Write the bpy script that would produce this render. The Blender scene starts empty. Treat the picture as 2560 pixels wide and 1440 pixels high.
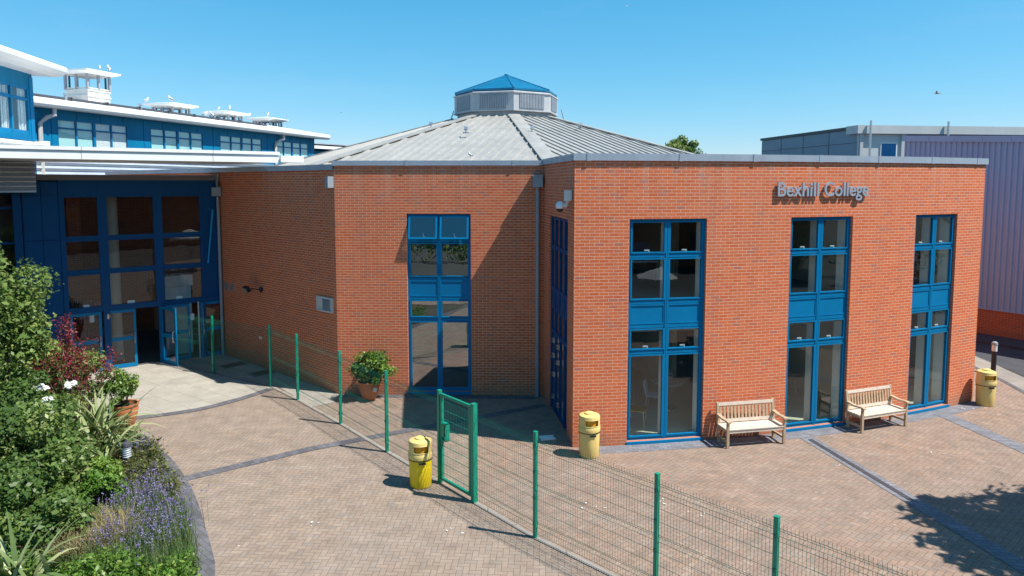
import bpy, math, random
import numpy as np
from mathutils import Vector, Matrix
random.seed(7); np.random.seed(7)
R = math.radians
scene = bpy.context.scene

# ------------------------------------------------------------------ camera
CAM_H = 6.08
cd = bpy.data.cameras.new('camera'); cam = bpy.data.objects.new('camera', cd)
scene.collection.objects.link(cam); scene.camera = cam
cd.sensor_width = 36.0; cd.lens = 36.0 * 1750 / 2560
cd.shift_y = -117.0 / 2560
cd.clip_start = 0.1; cd.clip_end = 2000
cam.location = (0, 0, CAM_H)
cam.rotation_euler = (R(90) - math.atan(146 / 1750), 0, 0)

# ------------------------------------------------------------------ world, sun, exposure
SUN_EL = R(57.3)
SUN_TO = Vector((-.952 * math.cos(SUN_EL), .307 * math.cos(SUN_EL), -math.sin(SUN_EL)))
w = bpy.data.worlds.new('World'); scene.world = w; w.use_nodes = True
nt = w.node_tree; bg = nt.nodes['Background']
sky = nt.nodes.new('ShaderNodeTexSky'); sky.sky_type = 'NISHITA'; sky.sun_disc = False
sky.sun_elevation = SUN_EL; sky.sun_rotation = math.atan2(.952, -.307)
sky.altitude = 0; sky.air_density = 1.0; sky.dust_density = 0.1; sky.ozone_density = 2.2
# the day's deep cyan overhead paling evenly to the horizon: a per-channel curve on the sky texture, plus faint high wisps
def wmath(op, x, y):
    n_ = nt.nodes.new('ShaderNodeMath'); n_.operation = op
    for k_, v_ in enumerate((x, y)):
        if isinstance(v_, (int, float)): n_.inputs[k_].default_value = v_
        else: nt.links.new(v_, n_.inputs[k_])
    return n_.outputs[0]
sep = nt.nodes.new('ShaderNodeSeparateColor'); cmb = nt.nodes.new('ShaderNodeCombineColor'); nt.links.new(sky.outputs[0], sep.inputs[0])
for k_, (pw, kk) in enumerate(((1.45, .315), (.7, 1.62), (.6, 2.45))): nt.links.new(wmath('MULTIPLY', wmath('POWER', sep.outputs[k_], pw), kk), cmb.inputs[k_])
tc = nt.nodes.new('ShaderNodeTexCoord'); mpw = nt.nodes.new('ShaderNodeMapping'); mpw.inputs['Scale'].default_value = (2.2, 2.2, 11); nt.links.new(tc.outputs['Generated'], mpw.inputs[0])
cn = nt.nodes.new('ShaderNodeTexNoise'); cn.inputs['Scale'].default_value = 1.6; cn.inputs['Detail'].default_value = 7; cn.inputs['Roughness'].default_value = .62; nt.links.new(mpw.outputs[0], cn.inputs['Vector'])
cr = nt.nodes.new('ShaderNodeValToRGB'); cr.color_ramp.elements[0].position = .55; cr.color_ramp.elements[1].position = .85; cr.color_ramp.elements[1].color = (.1, .1, .1, 1); nt.links.new(cn.outputs[0], cr.inputs[0])
cm = nt.nodes.new('ShaderNodeMix'); cm.data_type = 'RGBA'; nt.links.new(cr.outputs[0], cm.inputs[0]); nt.links.new(cmb.outputs[0], cm.inputs[6]); cm.inputs[7].default_value = (5.2, 5.9, 6.6, 1)
nt.links.new(cm.outputs[2], bg.inputs[0]); bg.inputs[1].default_value = 0.088
sd = bpy.data.lights.new('sun', 'SUN'); so = bpy.data.objects.new('sun', sd)
scene.collection.objects.link(so); sd.energy = 5.0; sd.angle = R(.53); sd.color = (1, .955, .88)
so.rotation_euler = SUN_TO.to_track_quat('-Z', 'Y').to_euler(); so.location = (20, -10, 40)
scene.view_settings.view_transform = 'Standard'; scene.view_settings.look = 'None'
scene.view_settings.exposure = 0.55; scene.view_settings.gamma = 1.0
scene.cycles.max_bounces = 8; scene.cycles.transparent_max_bounces = 16
scene.cycles.caustics_reflective = False; scene.cycles.caustics_refractive = False

# ------------------------------------------------------------------ helpers
COL = scene.collection

class MB:
    def __init__(s): s.v = []; s.f = []; s.uv = []; s.m = []; s.cur = 0
    def poly(s, pts, uv=None):
        i = len(s.v); s.v += [tuple(p) for p in pts]; s.f.append(tuple(range(i, i + len(pts))))
        s.uv.append(uv if uv else [(0, 0)] * len(pts)); s.m.append(s.cur)
    def hexa(s, p, skip=()):   # p: 8 corners, bottom 0-3 ccw, top 4-7
        for k, q in enumerate([(3, 2, 1, 0), (4, 5, 6, 7), (0, 1, 5, 4), (1, 2, 6, 5), (2, 3, 7, 6), (3, 0, 4, 7)]):
            if k in skip: continue
            P = [p[a] for a in q]
            e = Vector(P[1]) - Vector(P[0]); h = Vector(P[3]) - Vector(P[0])
            if k < 2: uv = [(a[0], a[1]) for a in P]
            else: uv = [(0, P[0][2]), (e.length, P[0][2]), (e.length, P[2][2]), (0, P[2][2])]
            s.poly(P, uv)
    def box(s, x0, x1, y0, y1, z0, z1, M=None):
        p = [(x0, y0, z0), (x1, y0, z0), (x1, y1, z0), (x0, y1, z0), (x0, y0, z1), (x1, y0, z1), (x1, y1, z1), (x0, y1, z1)]
        if M: p = [tuple(M @ Vector(a)) for a in p]
        s.hexa(p)
    def tube(s, pts, r, n=8, cap=True, uv=False):
        pts = [Vector(p) for p in pts]; rr = r if hasattr(r, '__len__') else [r] * len(pts); rings = []
        for i, p in enumerate(pts):
            d = (pts[min(i + 1, len(pts) - 1)] - pts[max(i - 1, 0)]).normalized()
            a = d.orthogonal().normalized() if i == 0 else (a - d * a.dot(d)).normalized()
            b = d.cross(a); i0 = len(s.v)
            for k in range(n):
                t = 2 * math.pi * k / n; s.v.append(tuple(p + (a * math.cos(t) + b * math.sin(t)) * rr[i]))
            rings.append(i0)
        for i in range(len(pts) - 1):
            for k in range(n):
                k2 = (k + 1) % n
                s.f.append((rings[i] + k, rings[i] + k2, rings[i + 1] + k2, rings[i + 1] + k)); s.uv.append([(0, 0)] * 4); s.m.append(s.cur)
        if cap:
            for rg, rev in ((rings[0], True), (rings[-1], False)):
                q = [rg + k for k in range(n)]; q = q[::-1] if rev else q
                s.f.append(tuple(q)); s.uv.append([(0, 0)] * n); s.m.append(s.cur)
    def lathe(s, prof, n=32, c=(0, 0), skip=None, arc=None):   # prof: (r,z) list; skip(i,k)->True leaves a face out
        i0 = len(s.v)
        for (r, z) in prof:
            for k in range(n):
                t = 2 * math.pi * k / n; s.v.append((c[0] + r * math.cos(t), c[1] + r * math.sin(t), z))
        for i in range(len(prof) - 1):
            for k in range(n):
                if skip and skip(i, k): continue
                k2 = (k + 1) % n
                s.f.append((i0 + i * n + k, i0 + i * n + k2, i0 + (i + 1) * n + k2, i0 + (i + 1) * n + k)); s.uv.append([(0, 0)] * 4); s.m.append(s.cur)
    def ell(s, c, r, M=None, n=12, m=8):
        i0 = len(s.v)
        for i in range(m + 1):
            ph = math.pi * i / m
            for k in range(n):
                t = 2 * math.pi * k / n; p = Vector((r[0] * math.sin(ph) * math.cos(t), r[1] * math.sin(ph) * math.sin(t), r[2] * math.cos(ph)))
                if M: p = M @ p
                s.v.append(tuple(p + Vector(c)))
        for i in range(m):
            for k in range(n):
                k2 = (k + 1) % n; s.f.append((i0 + i * n + k, i0 + (i + 1) * n + k, i0 + (i + 1) * n + k2, i0 + i * n + k2)); s.uv.append([(0, 0)] * 4); s.m.append(s.cur)

def build(name, mb, mats, parent=None, off=None, smooth=False, bevel=0):
    me = bpy.data.meshes.new(name)
    v = mb.v
    if off is not None: v = [(a[0] - off[0], a[1] - off[1], a[2] - off[2]) for a in v]
    me.from_pydata(v, [], mb.f)
    uvl = me.uv_layers.new(name='UVMap'); flat = [c for fu in mb.uv for u in fu for c in u]
    if len(flat) == len(me.loops) * 2: uvl.data.foreach_set('uv', flat)
    mats = mats if isinstance(mats, (list, tuple)) else [mats]
    for m in mats: me.materials.append(m)
    if len(mats) > 1: me.polygons.foreach_set('material_index', mb.m)
    if smooth: me.polygons.foreach_set('use_smooth', [True] * len(me.polygons))
    o = bpy.data.objects.new(name, me); COL.objects.link(o)
    if parent: o.parent = parent
    if smooth == 'auto':
        md = o.modifiers.new('edge', 'EDGE_SPLIT'); md.split_angle = R(35)
    if bevel:
        b = o.modifiers.new('bevel', 'BEVEL'); b.width = bevel; b.segments = 2; b.limit_method = 'ANGLE'; b.angle_limit = R(50)
    return o

def tag(o, label=None, cat=None, group=None, kind=None):
    if label: o['label'] = label
    if cat: o['category'] = cat
    if group: o['group'] = group
    if kind: o['kind'] = kind
    return o

def thing(name, loc, label, cat, group=None, rz=0):
    o = bpy.data.objects.new(name, None); COL.objects.link(o); o.location = loc; o.rotation_euler = (0, 0, rz)
    o.empty_display_size = .2
    return tag(o, label, cat, group)

def kids(o): return [c for c in bpy.data.objects if c.parent == o]
def copy_tree(o, parent=None):
    c = o.copy(); COL.objects.link(c); c.parent = parent
    for ch in kids(o): copy_tree(ch, c)
    return c

class Path:            # straight wall line; s along, d outward
    def __init__(s, p0, p1, flip=False):
        s.p0 = Vector(p0); e = (Vector(p1) - s.p0); s.L = e.length; s.e = e.normalized()
        s.n = Vector((s.e.y, -s.e.x)); s.arc = False
        if flip: s.n = -s.n
    def __call__(s, a, d=0): return s.p0 + s.e * a + s.n * d
class Arc:
    def __init__(s, c, r): s.c = Vector(c); s.r = r; s.arc = True
    def __call__(s, a, d=0):
        t = a / s.r; return s.c + Vector((math.sin(t), -math.cos(t))) * (s.r + d)

def wbox(mb, P, s0, s1, d0, d1, z0, z1, seg=.45, caps=True, zt=None):
    n = max(1, int(math.ceil((s1 - s0) / seg))) if P.arc else 1
    for i in range(n):
        a = s0 + (s1 - s0) * i / n; b = s0 + (s1 - s0) * (i + 1) / n
        A0, B0, A1, B1 = P(a, d1), P(b, d1), P(a, d0), P(b, d0)
        if getattr(P, 'n', None) is not None and not P.arc and (P.e.x * P.n.y - P.e.y * P.n.x) > 0:
            a, b = b, a; A0, B0, A1, B1 = B0, A0, B1, A1
        p = [(A0.x, A0.y, z0), (B0.x, B0.y, z0), (B1.x, B1.y, z0), (A1.x, A1.y, z0),
             (A0.x, A0.y, z1), (B0.x, B0.y, z1), (B1.x, B1.y, z1), (A1.x, A1.y, z1)]
        u = [a, b, b + .05, a - .05]
        for k, q in enumerate([(3, 2, 1, 0), (4, 5, 6, 7), (0, 1, 5, 4), (1, 2, 6, 5), (2, 3, 7, 6), (3, 0, 4, 7)]):
            if k in (3, 5) and (not caps or (k == 3 and i < n - 1) or (k == 5 and i > 0)): continue
            PP = [p[x] for x in q]
            if k in (2, 4): uv = [(u[x % 4], p[x][2]) for x in q]
            elif k in (3, 5): uv = [(abs(d0) * (x % 4 > 1), p[x][2]) for x in q]
            else: uv = [(p[x][0], p[x][1]) for x in q]
            mb.poly(PP, uv)

def wall(mb, P, s0, s1, z0, z1, th, ops, seg=.45, back=True, end0=True, end1=True):
    ss = sorted({s0, s1, *[o[0] for o in ops], *[o[1] for o in ops]})
    full = []
    for a, b in zip(ss[:-1], ss[1:]):
        n = max(1, int(math.ceil((b - a) / seg))) if P.arc else 1
        full += [a + (b - a) * i / n for i in range(n)]
    full.append(ss[-1]); zs = sorted({z0, z1, *[o[2] for o in ops], *[o[3] for o in ops]})
    ns, nz = len(full) - 1, len(zs) - 1
    def solid(i, j):
        if not (0 <= j < nz): return False
        if i < 0 or i >= ns: return False
        sm = (full[i] + full[i + 1]) / 2; zm = (zs[j] + zs[j + 1]) / 2
        return not any(o[0] < sm < o[1] and o[2] < zm < o[3] for o in ops)
    flip = (not P.arc) and (P.e.x * P.n.y - P.e.y * P.n.x) > 0
    def q(pts, uv): mb.poly(pts[::-1] if flip else pts, uv[::-1] if flip else uv)
    for i in range(ns):
        a, b = full[i], full[i + 1]; A, B, C, D = P(a), P(b), P(b, -th), P(a, -th)
        for j in range(nz):
            if not solid(i, j): continue
            c, d = zs[j], zs[j + 1]
            q([(A.x, A.y, c), (B.x, B.y, c), (B.x, B.y, d), (A.x, A.y, d)], [(a, c), (b, c), (b, d), (a, d)])
            if back: q([(C.x, C.y, c), (D.x, D.y, c), (D.x, D.y, d), (C.x, C.y, d)], [(b, c), (a, c), (a, d), (b, d)])
            if not solid(i - 1, j) and (i > 0 or end0): q([(D.x, D.y, c), (A.x, A.y, c), (A.x, A.y, d), (D.x, D.y, d)], [(a - th, c), (a, c), (a, d), (a - th, d)])
            if not solid(i + 1, j) and (i < ns - 1 or end1): q([(B.x, B.y, c), (C.x, C.y, c), (C.x, C.y, d), (B.x, B.y, d)], [(b, c), (b + th, c), (b + th, d), (b, d)])
            if not solid(i, j + 1): q([(A.x, A.y, d), (B.x, B.y, d), (C.x, C.y, d), (D.x, D.y, d)], [(a, d), (b, d), (b, d + th), (a, d + th)])
            if not solid(i, j - 1): q([(D.x, D.y, c), (C.x, C.y, c), (B.x, B.y, c), (A.x, A.y, c)], [(a, c - th), (b, c - th), (b, c), (a, c)])

# ------------------------------------------------------------------ materials
class NT:
    def __init__(s, name):
        s.mat = bpy.data.materials.new(name); s.mat.use_nodes = True; s.t = s.mat.node_tree
        s.b = s.t.nodes['Principled BSDF']; s.out = s.t.nodes['Material Output']
    def n(s, ty, **kw):
        nd = s.t.nodes.new(ty)
        for k, v in kw.items(): setattr(nd, k, v)
        return nd
    def set(s, sock, v):
        if hasattr(v, 'is_output') or isinstance(v, bpy.types.NodeSocket): s.t.links.new(v, sock)
        else: sock.default_value = v
    def math(s, op, a, b=None, c=None, clamp=False):
        nd = s.n('ShaderNodeMath', operation=op, use_clamp=clamp); s.set(nd.inputs[0], a)
        if b is not None: s.set(nd.inputs[1], b)
        if c is not None: s.set(nd.inputs[2], c)
        return nd.outputs[0]
    def mix(s, f, a, b, mode='MIX'):
        nd = s.n('ShaderNodeMix', data_type='RGBA', blend_type=mode); s.set(nd.inputs[0], f); s.set(nd.inputs[6], a); s.set(nd.inputs[7], b)
        return nd.outputs[2]
    def noise(s, scale, detail=4, rough=.6, vec=None, dist=0):
        nd = s.n('ShaderNodeTexNoise'); nd.inputs['Scale'].default_value = scale; nd.inputs['Detail'].default_value = detail
        nd.inputs['Roughness'].default_value = rough; nd.inputs['Distortion'].default_value = dist
        if vec is not None: s.t.links.new(vec, nd.inputs['Vector'])
        return nd.outputs[0]
    def ramp(s, f, stops, interp='LINEAR'):
        nd = s.n('ShaderNodeValToRGB'); nd.color_ramp.interpolation = interp; el = nd.color_ramp.elements
        while len(el) > 1: el.remove(el[-1])
        for i, (p, c) in enumerate(stops):
            e = el[0] if i == 0 else el.new(p); e.position = p
            e.color = (*c, 1) if len(c) == 3 else c
        s.set(nd.inputs[0], f); return nd.outputs[0]
    def pos(s): return s.n('ShaderNodeNewGeometry').outputs['Position']
    def bump(s, h, strength=.3, dist=.01):
        nd = s.n('ShaderNodeBump'); nd.inputs['Strength'].default_value = strength; nd.inputs['Distance'].default_value = dist
        s.set(nd.inputs['Height'], h); s.t.links.new(nd.outputs[0], s.b.inputs['Normal'])
def c4(c): return (*c, 1)
def V(c, k): return tuple(min(1, x * k) for x in c)

def mk(name, col, rough=.5, metal=0, var=.12, scale=3, bump=0, bscale=60, spec=.5, streak=False):
    m = NT(name); p = m.pos()
    if streak:
        mp = m.n('ShaderNodeMapping'); mp.inputs['Scale'].default_value = (1, 1, .12); m.t.links.new(p, mp.inputs[0]); p2 = mp.outputs[0]
    else: p2 = p
    f = m.noise(scale, 6, .65, p2)
    c = m.ramp(f, [(.3, V(col, 1 - var)), (.7, V(col, 1 + var))]); m.set(m.b.inputs['Base Color'], c)
    m.set(m.b.inputs['Roughness'], m.ramp(m.noise(scale * 4, 3, .5, p), [(.3, (rough * .8,) * 3), (.7, (min(1, rough * 1.2),) * 3)]))
    m.b.inputs['Metallic'].default_value = metal; m.b.inputs['Specular IOR Level'].default_value = spec
    if bump: m.bump(m.noise(bscale, 4, .6, p), bump, .004)
    return m.mat

def brick_mat(name, dark=1.0):
    m = NT(name); uv = m.n('ShaderNodeUVMap', uv_map='UVMap').outputs[0]
    # a little waviness of the courses
    wob = m.n('ShaderNodeVectorMath', operation='SCALE'); nz = m.n('ShaderNodeTexNoise'); nz.inputs['Scale'].default_value = 6
    m.t.links.new(uv, nz.inputs['Vector'])
    sub = m.n('ShaderNodeVectorMath', operation='SUBTRACT'); m.t.links.new(nz.outputs['Color'], sub.inputs[0]); sub.inputs[1].default_value = (.5, .5, .5)
    m.t.links.new(sub.outputs[0], wob.inputs[0]); wob.inputs['Scale'].default_value = .008
    add = m.n('ShaderNodeVectorMath', operation='ADD'); m.t.links.new(uv, add.inputs[0]); m.t.links.new(wob.outputs[0], add.inputs[1])
    bt = m.n('ShaderNodeTexBrick'); bt.offset = .5; m.t.links.new(add.outputs[0], bt.inputs['Vector'])
    bt.inputs['Color1'].default_value = (0, 0, 0, 1); bt.inputs['Color2'].default_value = (1, 1, 1, 1)
    bt.inputs['Scale'].default_value = 1; bt.inputs['Mortar Size'].default_value = .007; bt.inputs['Mortar Smooth'].default_value = .3
    bt.inputs['Brick Width'].default_value = .225; bt.inputs['Row Height'].default_value = .075; bt.inputs['Bias'].default_value = 0
    k = dark
    c = m.ramp(bt.outputs['Color'], [(0, V((.60, .12, .042), k)), (.3, V((.65, .145, .052), k)), (.62, V((.70, .172, .064), k)), (.88, V((.62, .145, .06), k)), (.96, V((.50, .145, .085), k)), (1, V((.42, .155, .105), k))])
    p = m.pos(); big = m.noise(.9, 5, .65, p, .4)
    c = m.mix(m.ramp(big, [(.35, (0,) * 3), (.75, (.45,) * 3)]), c, c4(V((.52, .16, .085), k)))
    fine = m.noise(90, 3, .6, p); c = m.mix(.25, c, m.ramp(fine, [(.3, (.3,) * 3), (.7, (.9,) * 3)]), 'OVERLAY')
    mort = m.ramp(m.noise(5, 4, .6, p), [(.3, V((.66, .38, .25), k)), (.7, V((.80, .50, .35), k))])
    c = m.mix(bt.outputs['Fac'], c, mort); 
    # washed and dirty patches towards coping and ground that belong to the wall
    st = m.n('ShaderNodeMapping'); st.inputs['Scale'].default_value = (2.2, 2.2, .25); m.t.links.new(p, st.inputs[0])
    s2 = m.ramp(m.noise(1.0, 5, .7, st.outputs[0]), [(.52, (0,) * 3), (.8, (.35,) * 3)])
    c = m.mix(s2, c, c4((.30, .17, .12)))
    # damp, dirty courses near the ground and streaks washed from the coping
    sz = m.n('ShaderNodeSeparateXYZ'); m.t.links.new(p, sz.inputs[0])
    low = m.math('SUBTRACT', 1.0, m.math('DIVIDE', sz.outputs[2], .45), clamp=True)
    c = m.mix(m.math('MULTIPLY', low, m.ramp(m.noise(2.2, 5, .7, p), [(.35, (.15,) * 3), (.7, (.8,) * 3)])), c, c4(V((.30, .19, .13), k)))
    hi = m.math('DIVIDE', m.math('SUBTRACT', sz.outputs[2], 5.2), 1.2, clamp=True)
    sk = m.n('ShaderNodeMapping'); sk.inputs['Scale'].default_value = (5, 5, .18); m.t.links.new(p, sk.inputs[0])
    c = m.mix(m.math('MULTIPLY', m.math('MULTIPLY', hi, m.ramp(m.noise(1, 5, .7, sk.outputs[0]), [(.5, (0,) * 3), (.72, (1,) * 3)])), .4), c, c4(V((.62, .42, .33), k)))
    m.set(m.b.inputs['Base Color'], c); m.b.inputs['Roughness'].default_value = .85; m.b.inputs['Specular IOR Level'].default_value = .25
    h = m.math('SUBTRACT', fine, m.math('MULTIPLY', bt.outputs['Fac'], 2.0)); m.bump(h, .5, .004)
    return m.mat

def herring_mat(name, ramp, rot=0.0, size=.1, joint=(.13, .10, .08), tint=None, jw=.075):
    m = NT(name); p = m.pos(); mp = m.n('ShaderNodeMapping'); mp.inputs['Rotation'].default_value = (0, 0, rot)
    mp.inputs['Scale'].default_value = (1 / size, 1 / size, 1); m.t.links.new(p, mp.inputs[0])
    sx = m.n('ShaderNodeSeparateXYZ'); m.t.links.new(mp.outputs[0], sx.inputs[0]); x, y = sx.outputs[0], sx.outputs[1]
    i = m.math('FLOOR', x); j = m.math('FLOOR', y); fx = m.math('FRACT', x); fy = m.math('FRACT', y)
    k = m.math('FLOORED_MODULO', m.math('SUBTRACT', i, j), 4.0)
    def eq(v): return m.math('COMPARE', k, float(v), .1)
    k0, k1, k2, k3 = [eq(v) for v in range(4)]
    hor = m.math('ADD', k0, k1)
    ifx = m.math('SUBTRACT', 1.0, fx); ify = m.math('SUBTRACT', 1.0, fy)
    # along/cross edge distances
    dx_h = m.math('ADD', m.math('MULTIPLY', k0, fx), m.math('MULTIPLY', k1, ifx))
    dy_h = m.math('MINIMUM', fy, ify); dh = m.math('MINIMUM', dx_h, dy_h)
    dy_v = m.math('ADD', m.math('MULTIPLY', k3, fy), m.math('MULTIPLY', k2, ify))
    dx_v = m.math('MINIMUM', fx, ifx); dv = m.math('MINIMUM', dx_v, dy_v)
    d = m.math('ADD', m.math('MULTIPLY', hor, dh), m.math('MULTIPLY', m.math('SUBTRACT', 1.0, hor), dv))
    bi = m.math('SUBTRACT', i, k1); bj = m.math('SUBTRACT', j, k2)
    cx = m.n('ShaderNodeCombineXYZ'); m.set(cx.inputs[0], bi); m.set(cx.inputs[1], bj); m.set(cx.inputs[2], hor)
    wn = m.n('ShaderNodeTexWhiteNoise', noise_dimensions='3D'); m.t.links.new(cx.outputs[0], wn.inputs[0])
    c = m.ramp(wn.outputs[0], ramp)
    big = m.noise(.35, 5, .6, p, .6); c = m.mix(m.ramp(big, [(.35, (0,) * 3), (.65, (.75,) * 3)]), c, c4(tint if tint else (.30, .24, .20)))
    md = m.noise(2.5, 6, .7, p); c = m.mix(.45, c, m.ramp(md, [(.25, (.25,) * 3), (.75, (.85,) * 3)]), 'OVERLAY')
    # pale spots: droppings and gum
    vo = m.n('ShaderNodeTexVoronoi'); vo.inputs['Scale'].default_value = 3.2; m.t.links.new(p, vo.inputs[0])
    sp = m.math('MULTIPLY', m.math('LESS_THAN', vo.outputs['Distance'], .05), m.math('GREATER_THAN', m.noise(.7, 2, .5, p), .52))
    c = m.mix(m.math('MULTIPLY', sp, .6), c, (.6, .58, .54, 1))
    st = m.noise(.9, 8, .72, p, 1.2); c = m.mix(m.ramp(st, [(.56, (0,) * 3), (.74, (.42,) * 3)]), c, (.15, .12, .10, 1))
    sr = m.n('ShaderNodeMapping'); sr.inputs['Rotation'].default_value = (0, 0, .5); sr.inputs['Scale'].default_value = (.35, 1.6, 1); m.t.links.new(p, sr.inputs[0])
    c = m.mix(m.ramp(m.noise(1.0, 6, .7, sr.outputs[0]), [(.58, (0,) * 3), (.78, (.4,) * 3)]), c, (.42, .37, .32, 1))
    jf = m.math('SUBTRACT', 1.0, m.math('DIVIDE', d, jw), clamp=True)
    jf = m.math('MULTIPLY', jf, 1.3, clamp=True)
    c = m.mix(m.math('MULTIPLY', jf, .85), c, c4(joint))
    m.set(m.b.inputs['Base Color'], c); m.b.inputs['Roughness'].default_value = .9; m.b.inputs['Specular IOR Level'].default_value = .2
    m.bump(m.math('SUBTRACT', m.math('MULTIPLY', wn.outputs[0], .4), jf), .4, .004)
    return m.mat

def slab_mat(name, col, sx, sy, rot=0, joint=.6, jw=.008, var=.1):
    m = NT(name); p = m.pos(); mp = m.n('ShaderNodeMapping'); mp.inputs['Rotation'].default_value = (0, 0, rot); m.t.links.new(p, mp.inputs[0])
    bt = m.n('ShaderNodeTexBrick'); m.t.links.new(mp.outputs[0], bt.inputs['Vector'])
    bt.inputs['Color1'].default_value = (0, 0, 0, 1); bt.inputs['Color2'].default_value = (1, 1, 1, 1); bt.inputs['Scale'].default_value = 1
    bt.inputs['Brick Width'].default_value = sx; bt.inputs['Row Height'].default_value = sy; bt.inputs['Mortar Size'].default_value = jw
    c = m.ramp(bt.outputs['Color'], [(0, V(col, 1 - var)), (1, V(col, 1 + var))])
    md = m.noise(1.6, 7, .7, p); c = m.mix(.5, c, m.ramp(md, [(.25, (.3,) * 3), (.75, (.75,) * 3)]), 'OVERLAY')
    c = m.mix(m.math('MULTIPLY', bt.outputs['Fac'], joint), c, c4(V(col, .35)))
    m.set(m.b.inputs['Base Color'], c); m.b.inputs['Roughness'].default_value = .88; m.b.inputs['Specular IOR Level'].default_value = .25
    m.bump(m.noise(70, 3, .6, p), .2, .003)
    return m.mat

def glass_mat(name, tint=(.93, .96, .95), ior=1.5, rough=0.0, film=0.0):
    m = NT(name); t = m.t; t.nodes.remove(m.b)
    tr = m.n('ShaderNodeBsdfTransparent'); tr.inputs[0].default_value = c4(tint)
    gl = m.n('ShaderNodeBsdfGlossy'); gl.inputs['Roughness'].default_value = rough; gl.inputs[0].default_value = (.95, .97, 1, 1)
    nz = m.noise(1.3, 2, .5, m.pos()); bp = m.n('ShaderNodeBump'); bp.inputs['Strength'].default_value = .04; bp.inputs['Distance'].default_value = .05
    t.links.new(nz, bp.inputs['Height']); t.links.new(bp.outputs[0], gl.inputs['Normal'])
    fr = m.n('ShaderNodeFresnel'); fr.inputs[0].default_value = ior
    ge = m.n('ShaderNodeNewGeometry'); fac = m.math('MULTIPLY', m.math('MULTIPLY', fr.outputs[0], m.math('SUBTRACT', 1.0, ge.outputs['Backfacing'])), 1.7, clamp=True)
    if film: fac = m.math('MAXIMUM', fac, m.math('MULTIPLY', m.math('SUBTRACT', 1.0, ge.outputs['Backfacing']), film))
    mx = m.n('ShaderNodeMixShader'); t.links.new(fac, mx.inputs[0]); t.links.new(tr.outputs[0], mx.inputs[1]); t.links.new(gl.outputs[0], mx.inputs[2])
    t.links.new(mx.outputs[0], m.out.inputs[0]); return m.mat

def leaf_mat(name, stops, rough=.42, trans=.35):
    m = NT(name); a = m.n('ShaderNodeAttribute', attribute_name='rnd').outputs['Fac']
    c = m.ramp(a, stops); m.set(m.b.inputs['Base Color'], c); m.b.inputs['Roughness'].default_value = rough
    m.b.inputs['Specular IOR Level'].default_value = .35
    tl = m.n('ShaderNodeBsdfTranslucent'); m.set(tl.inputs[0], c); mx = m.n('ShaderNodeMixShader'); mx.inputs[0].default_value = trans
    m.t.links.new(m.b.outputs[0], mx.inputs[1]); m.t.links.new(tl.outputs[0], mx.inputs[2]); m.t.links.new(mx.outputs[0], m.out.inputs[0])
    return m.mat

M = {}
M['brick'] = brick_mat('orange_brick'); M['brick2'] = brick_mat('dark_red_brick', .62)
M['blue'] = mk('blue_painted_metal', (.001, .172, .37), .42, 0, .08, 2, spec=.18)
M['blue_dark'] = mk('deep_blue_panel', (.001, .065, .19), .45, 0, .1, 1.5, spec=.18)
M['blue_wall'] = mk('blue_cladding', (.001, .17, .33), .5, 0, .1, .8, streak=True, spec=.18)
M['coping'] = mk('grey_coping_metal', (.36, .41, .47), .5, .15, .1, 2.5, streak=True)
M['white'] = mk('white_painted_metal', (.79, .79, .78), .5, 0, .04, 1.2, streak=True)
M['offwhite'] = mk('weathered_white', (.62, .6, .57), .6, 0, .12, 2, streak=True)
M['roof'] = mk('pale_grey_roof_sheet', (.36, .345, .315), .5, .1, .12, .9, streak=False)
M['grey'] = mk('mid_grey_metal', (.30, .33, .37), .5, .1, .1, 2)
M['darkgrey'] = mk('dark_grey_metal', (.07, .07, .08), .5, .1, .15, 3)
M['fascia'] = mk('brown_grey_fascia', (.17, .155, .16), .55, 0, .08, 2)
M['plaster'] = mk('cream_plaster', (.58, .53, .43), .9, 0, .05, 2)
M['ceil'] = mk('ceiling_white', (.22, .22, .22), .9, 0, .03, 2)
M['floor_in'] = mk('pale_green_vinyl', (.66, .68, .52), .45, 0, .06, 2)
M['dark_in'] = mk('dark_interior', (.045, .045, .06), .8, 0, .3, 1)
M['clad'] = mk('blue_grey_profiled_sheet', (.30, .385, .54), .55, .0, .07, .6, streak=True)
M['cladgrey'] = mk('pale_grey_panel', (.55, .56, .55), .55, 0, .08, .8, streak=True)
M['cladblue'] = mk('slate_grey_panel', (.22, .27, .34), .5, .1, .05, .5)
M['silver'] = mk('silver_corrugated', (.55, .6, .66), .35, .35, .08, 1)
M['green'] = mk('green_powder_coat', (.002, .25, .155), .4, 0, .1, 6)
M['wire'] = mk('dark_green_wire', (.008, .15, .10), .5, 0, .1, 6)
M['yellow'] = mk('faded_yellow_plastic', (.70, .53, .18), .55, 0, .16, 5, bump=.08, streak=True)
M['yellow2'] = mk('bright_yellow_plastic', (.78, .56, .012), .4, 0, .06, 5)
M['orange_in'] = mk('orange_yellow_liner', (.65, .30, .01), .6, 0, .1, 6)
M['black'] = mk('black_plastic', (.015, .015, .018), .45, 0, .2, 6)
M['wood'] = mk('weathered_teak', (.46, .33, .21), .75, 0, .22, 14, .3, 90)
M['wood_pale'] = mk('bleached_teak', (.66, .56, .46), .75, 0, .15, 14, .3, 90)
M['terracotta'] = mk('terracotta_clay', (.50, .17, .07), .8, 0, .15, 6, .3, 40)
M['soil'] = mk('bed_soil', (.07, .05, .03), 1, 0, .4, 6, .6, 20)
M['bark'] = mk('bark', (.10, .075, .05), .95, 0, .3, 8, .6, 30)
M['asphalt'] = mk('asphalt', (.055, .057, .065), .95, 0, .2, 2, .4, 120)
M['ground'] = mk('dark_tarmac_and_verge', (.05, .052, .045), .95, 0, .3, .2)
M['band'] = slab_mat('charcoal_edging_blocks', (.125, .12, .13), .2, .1, .75, .3, .006, .2)
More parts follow.
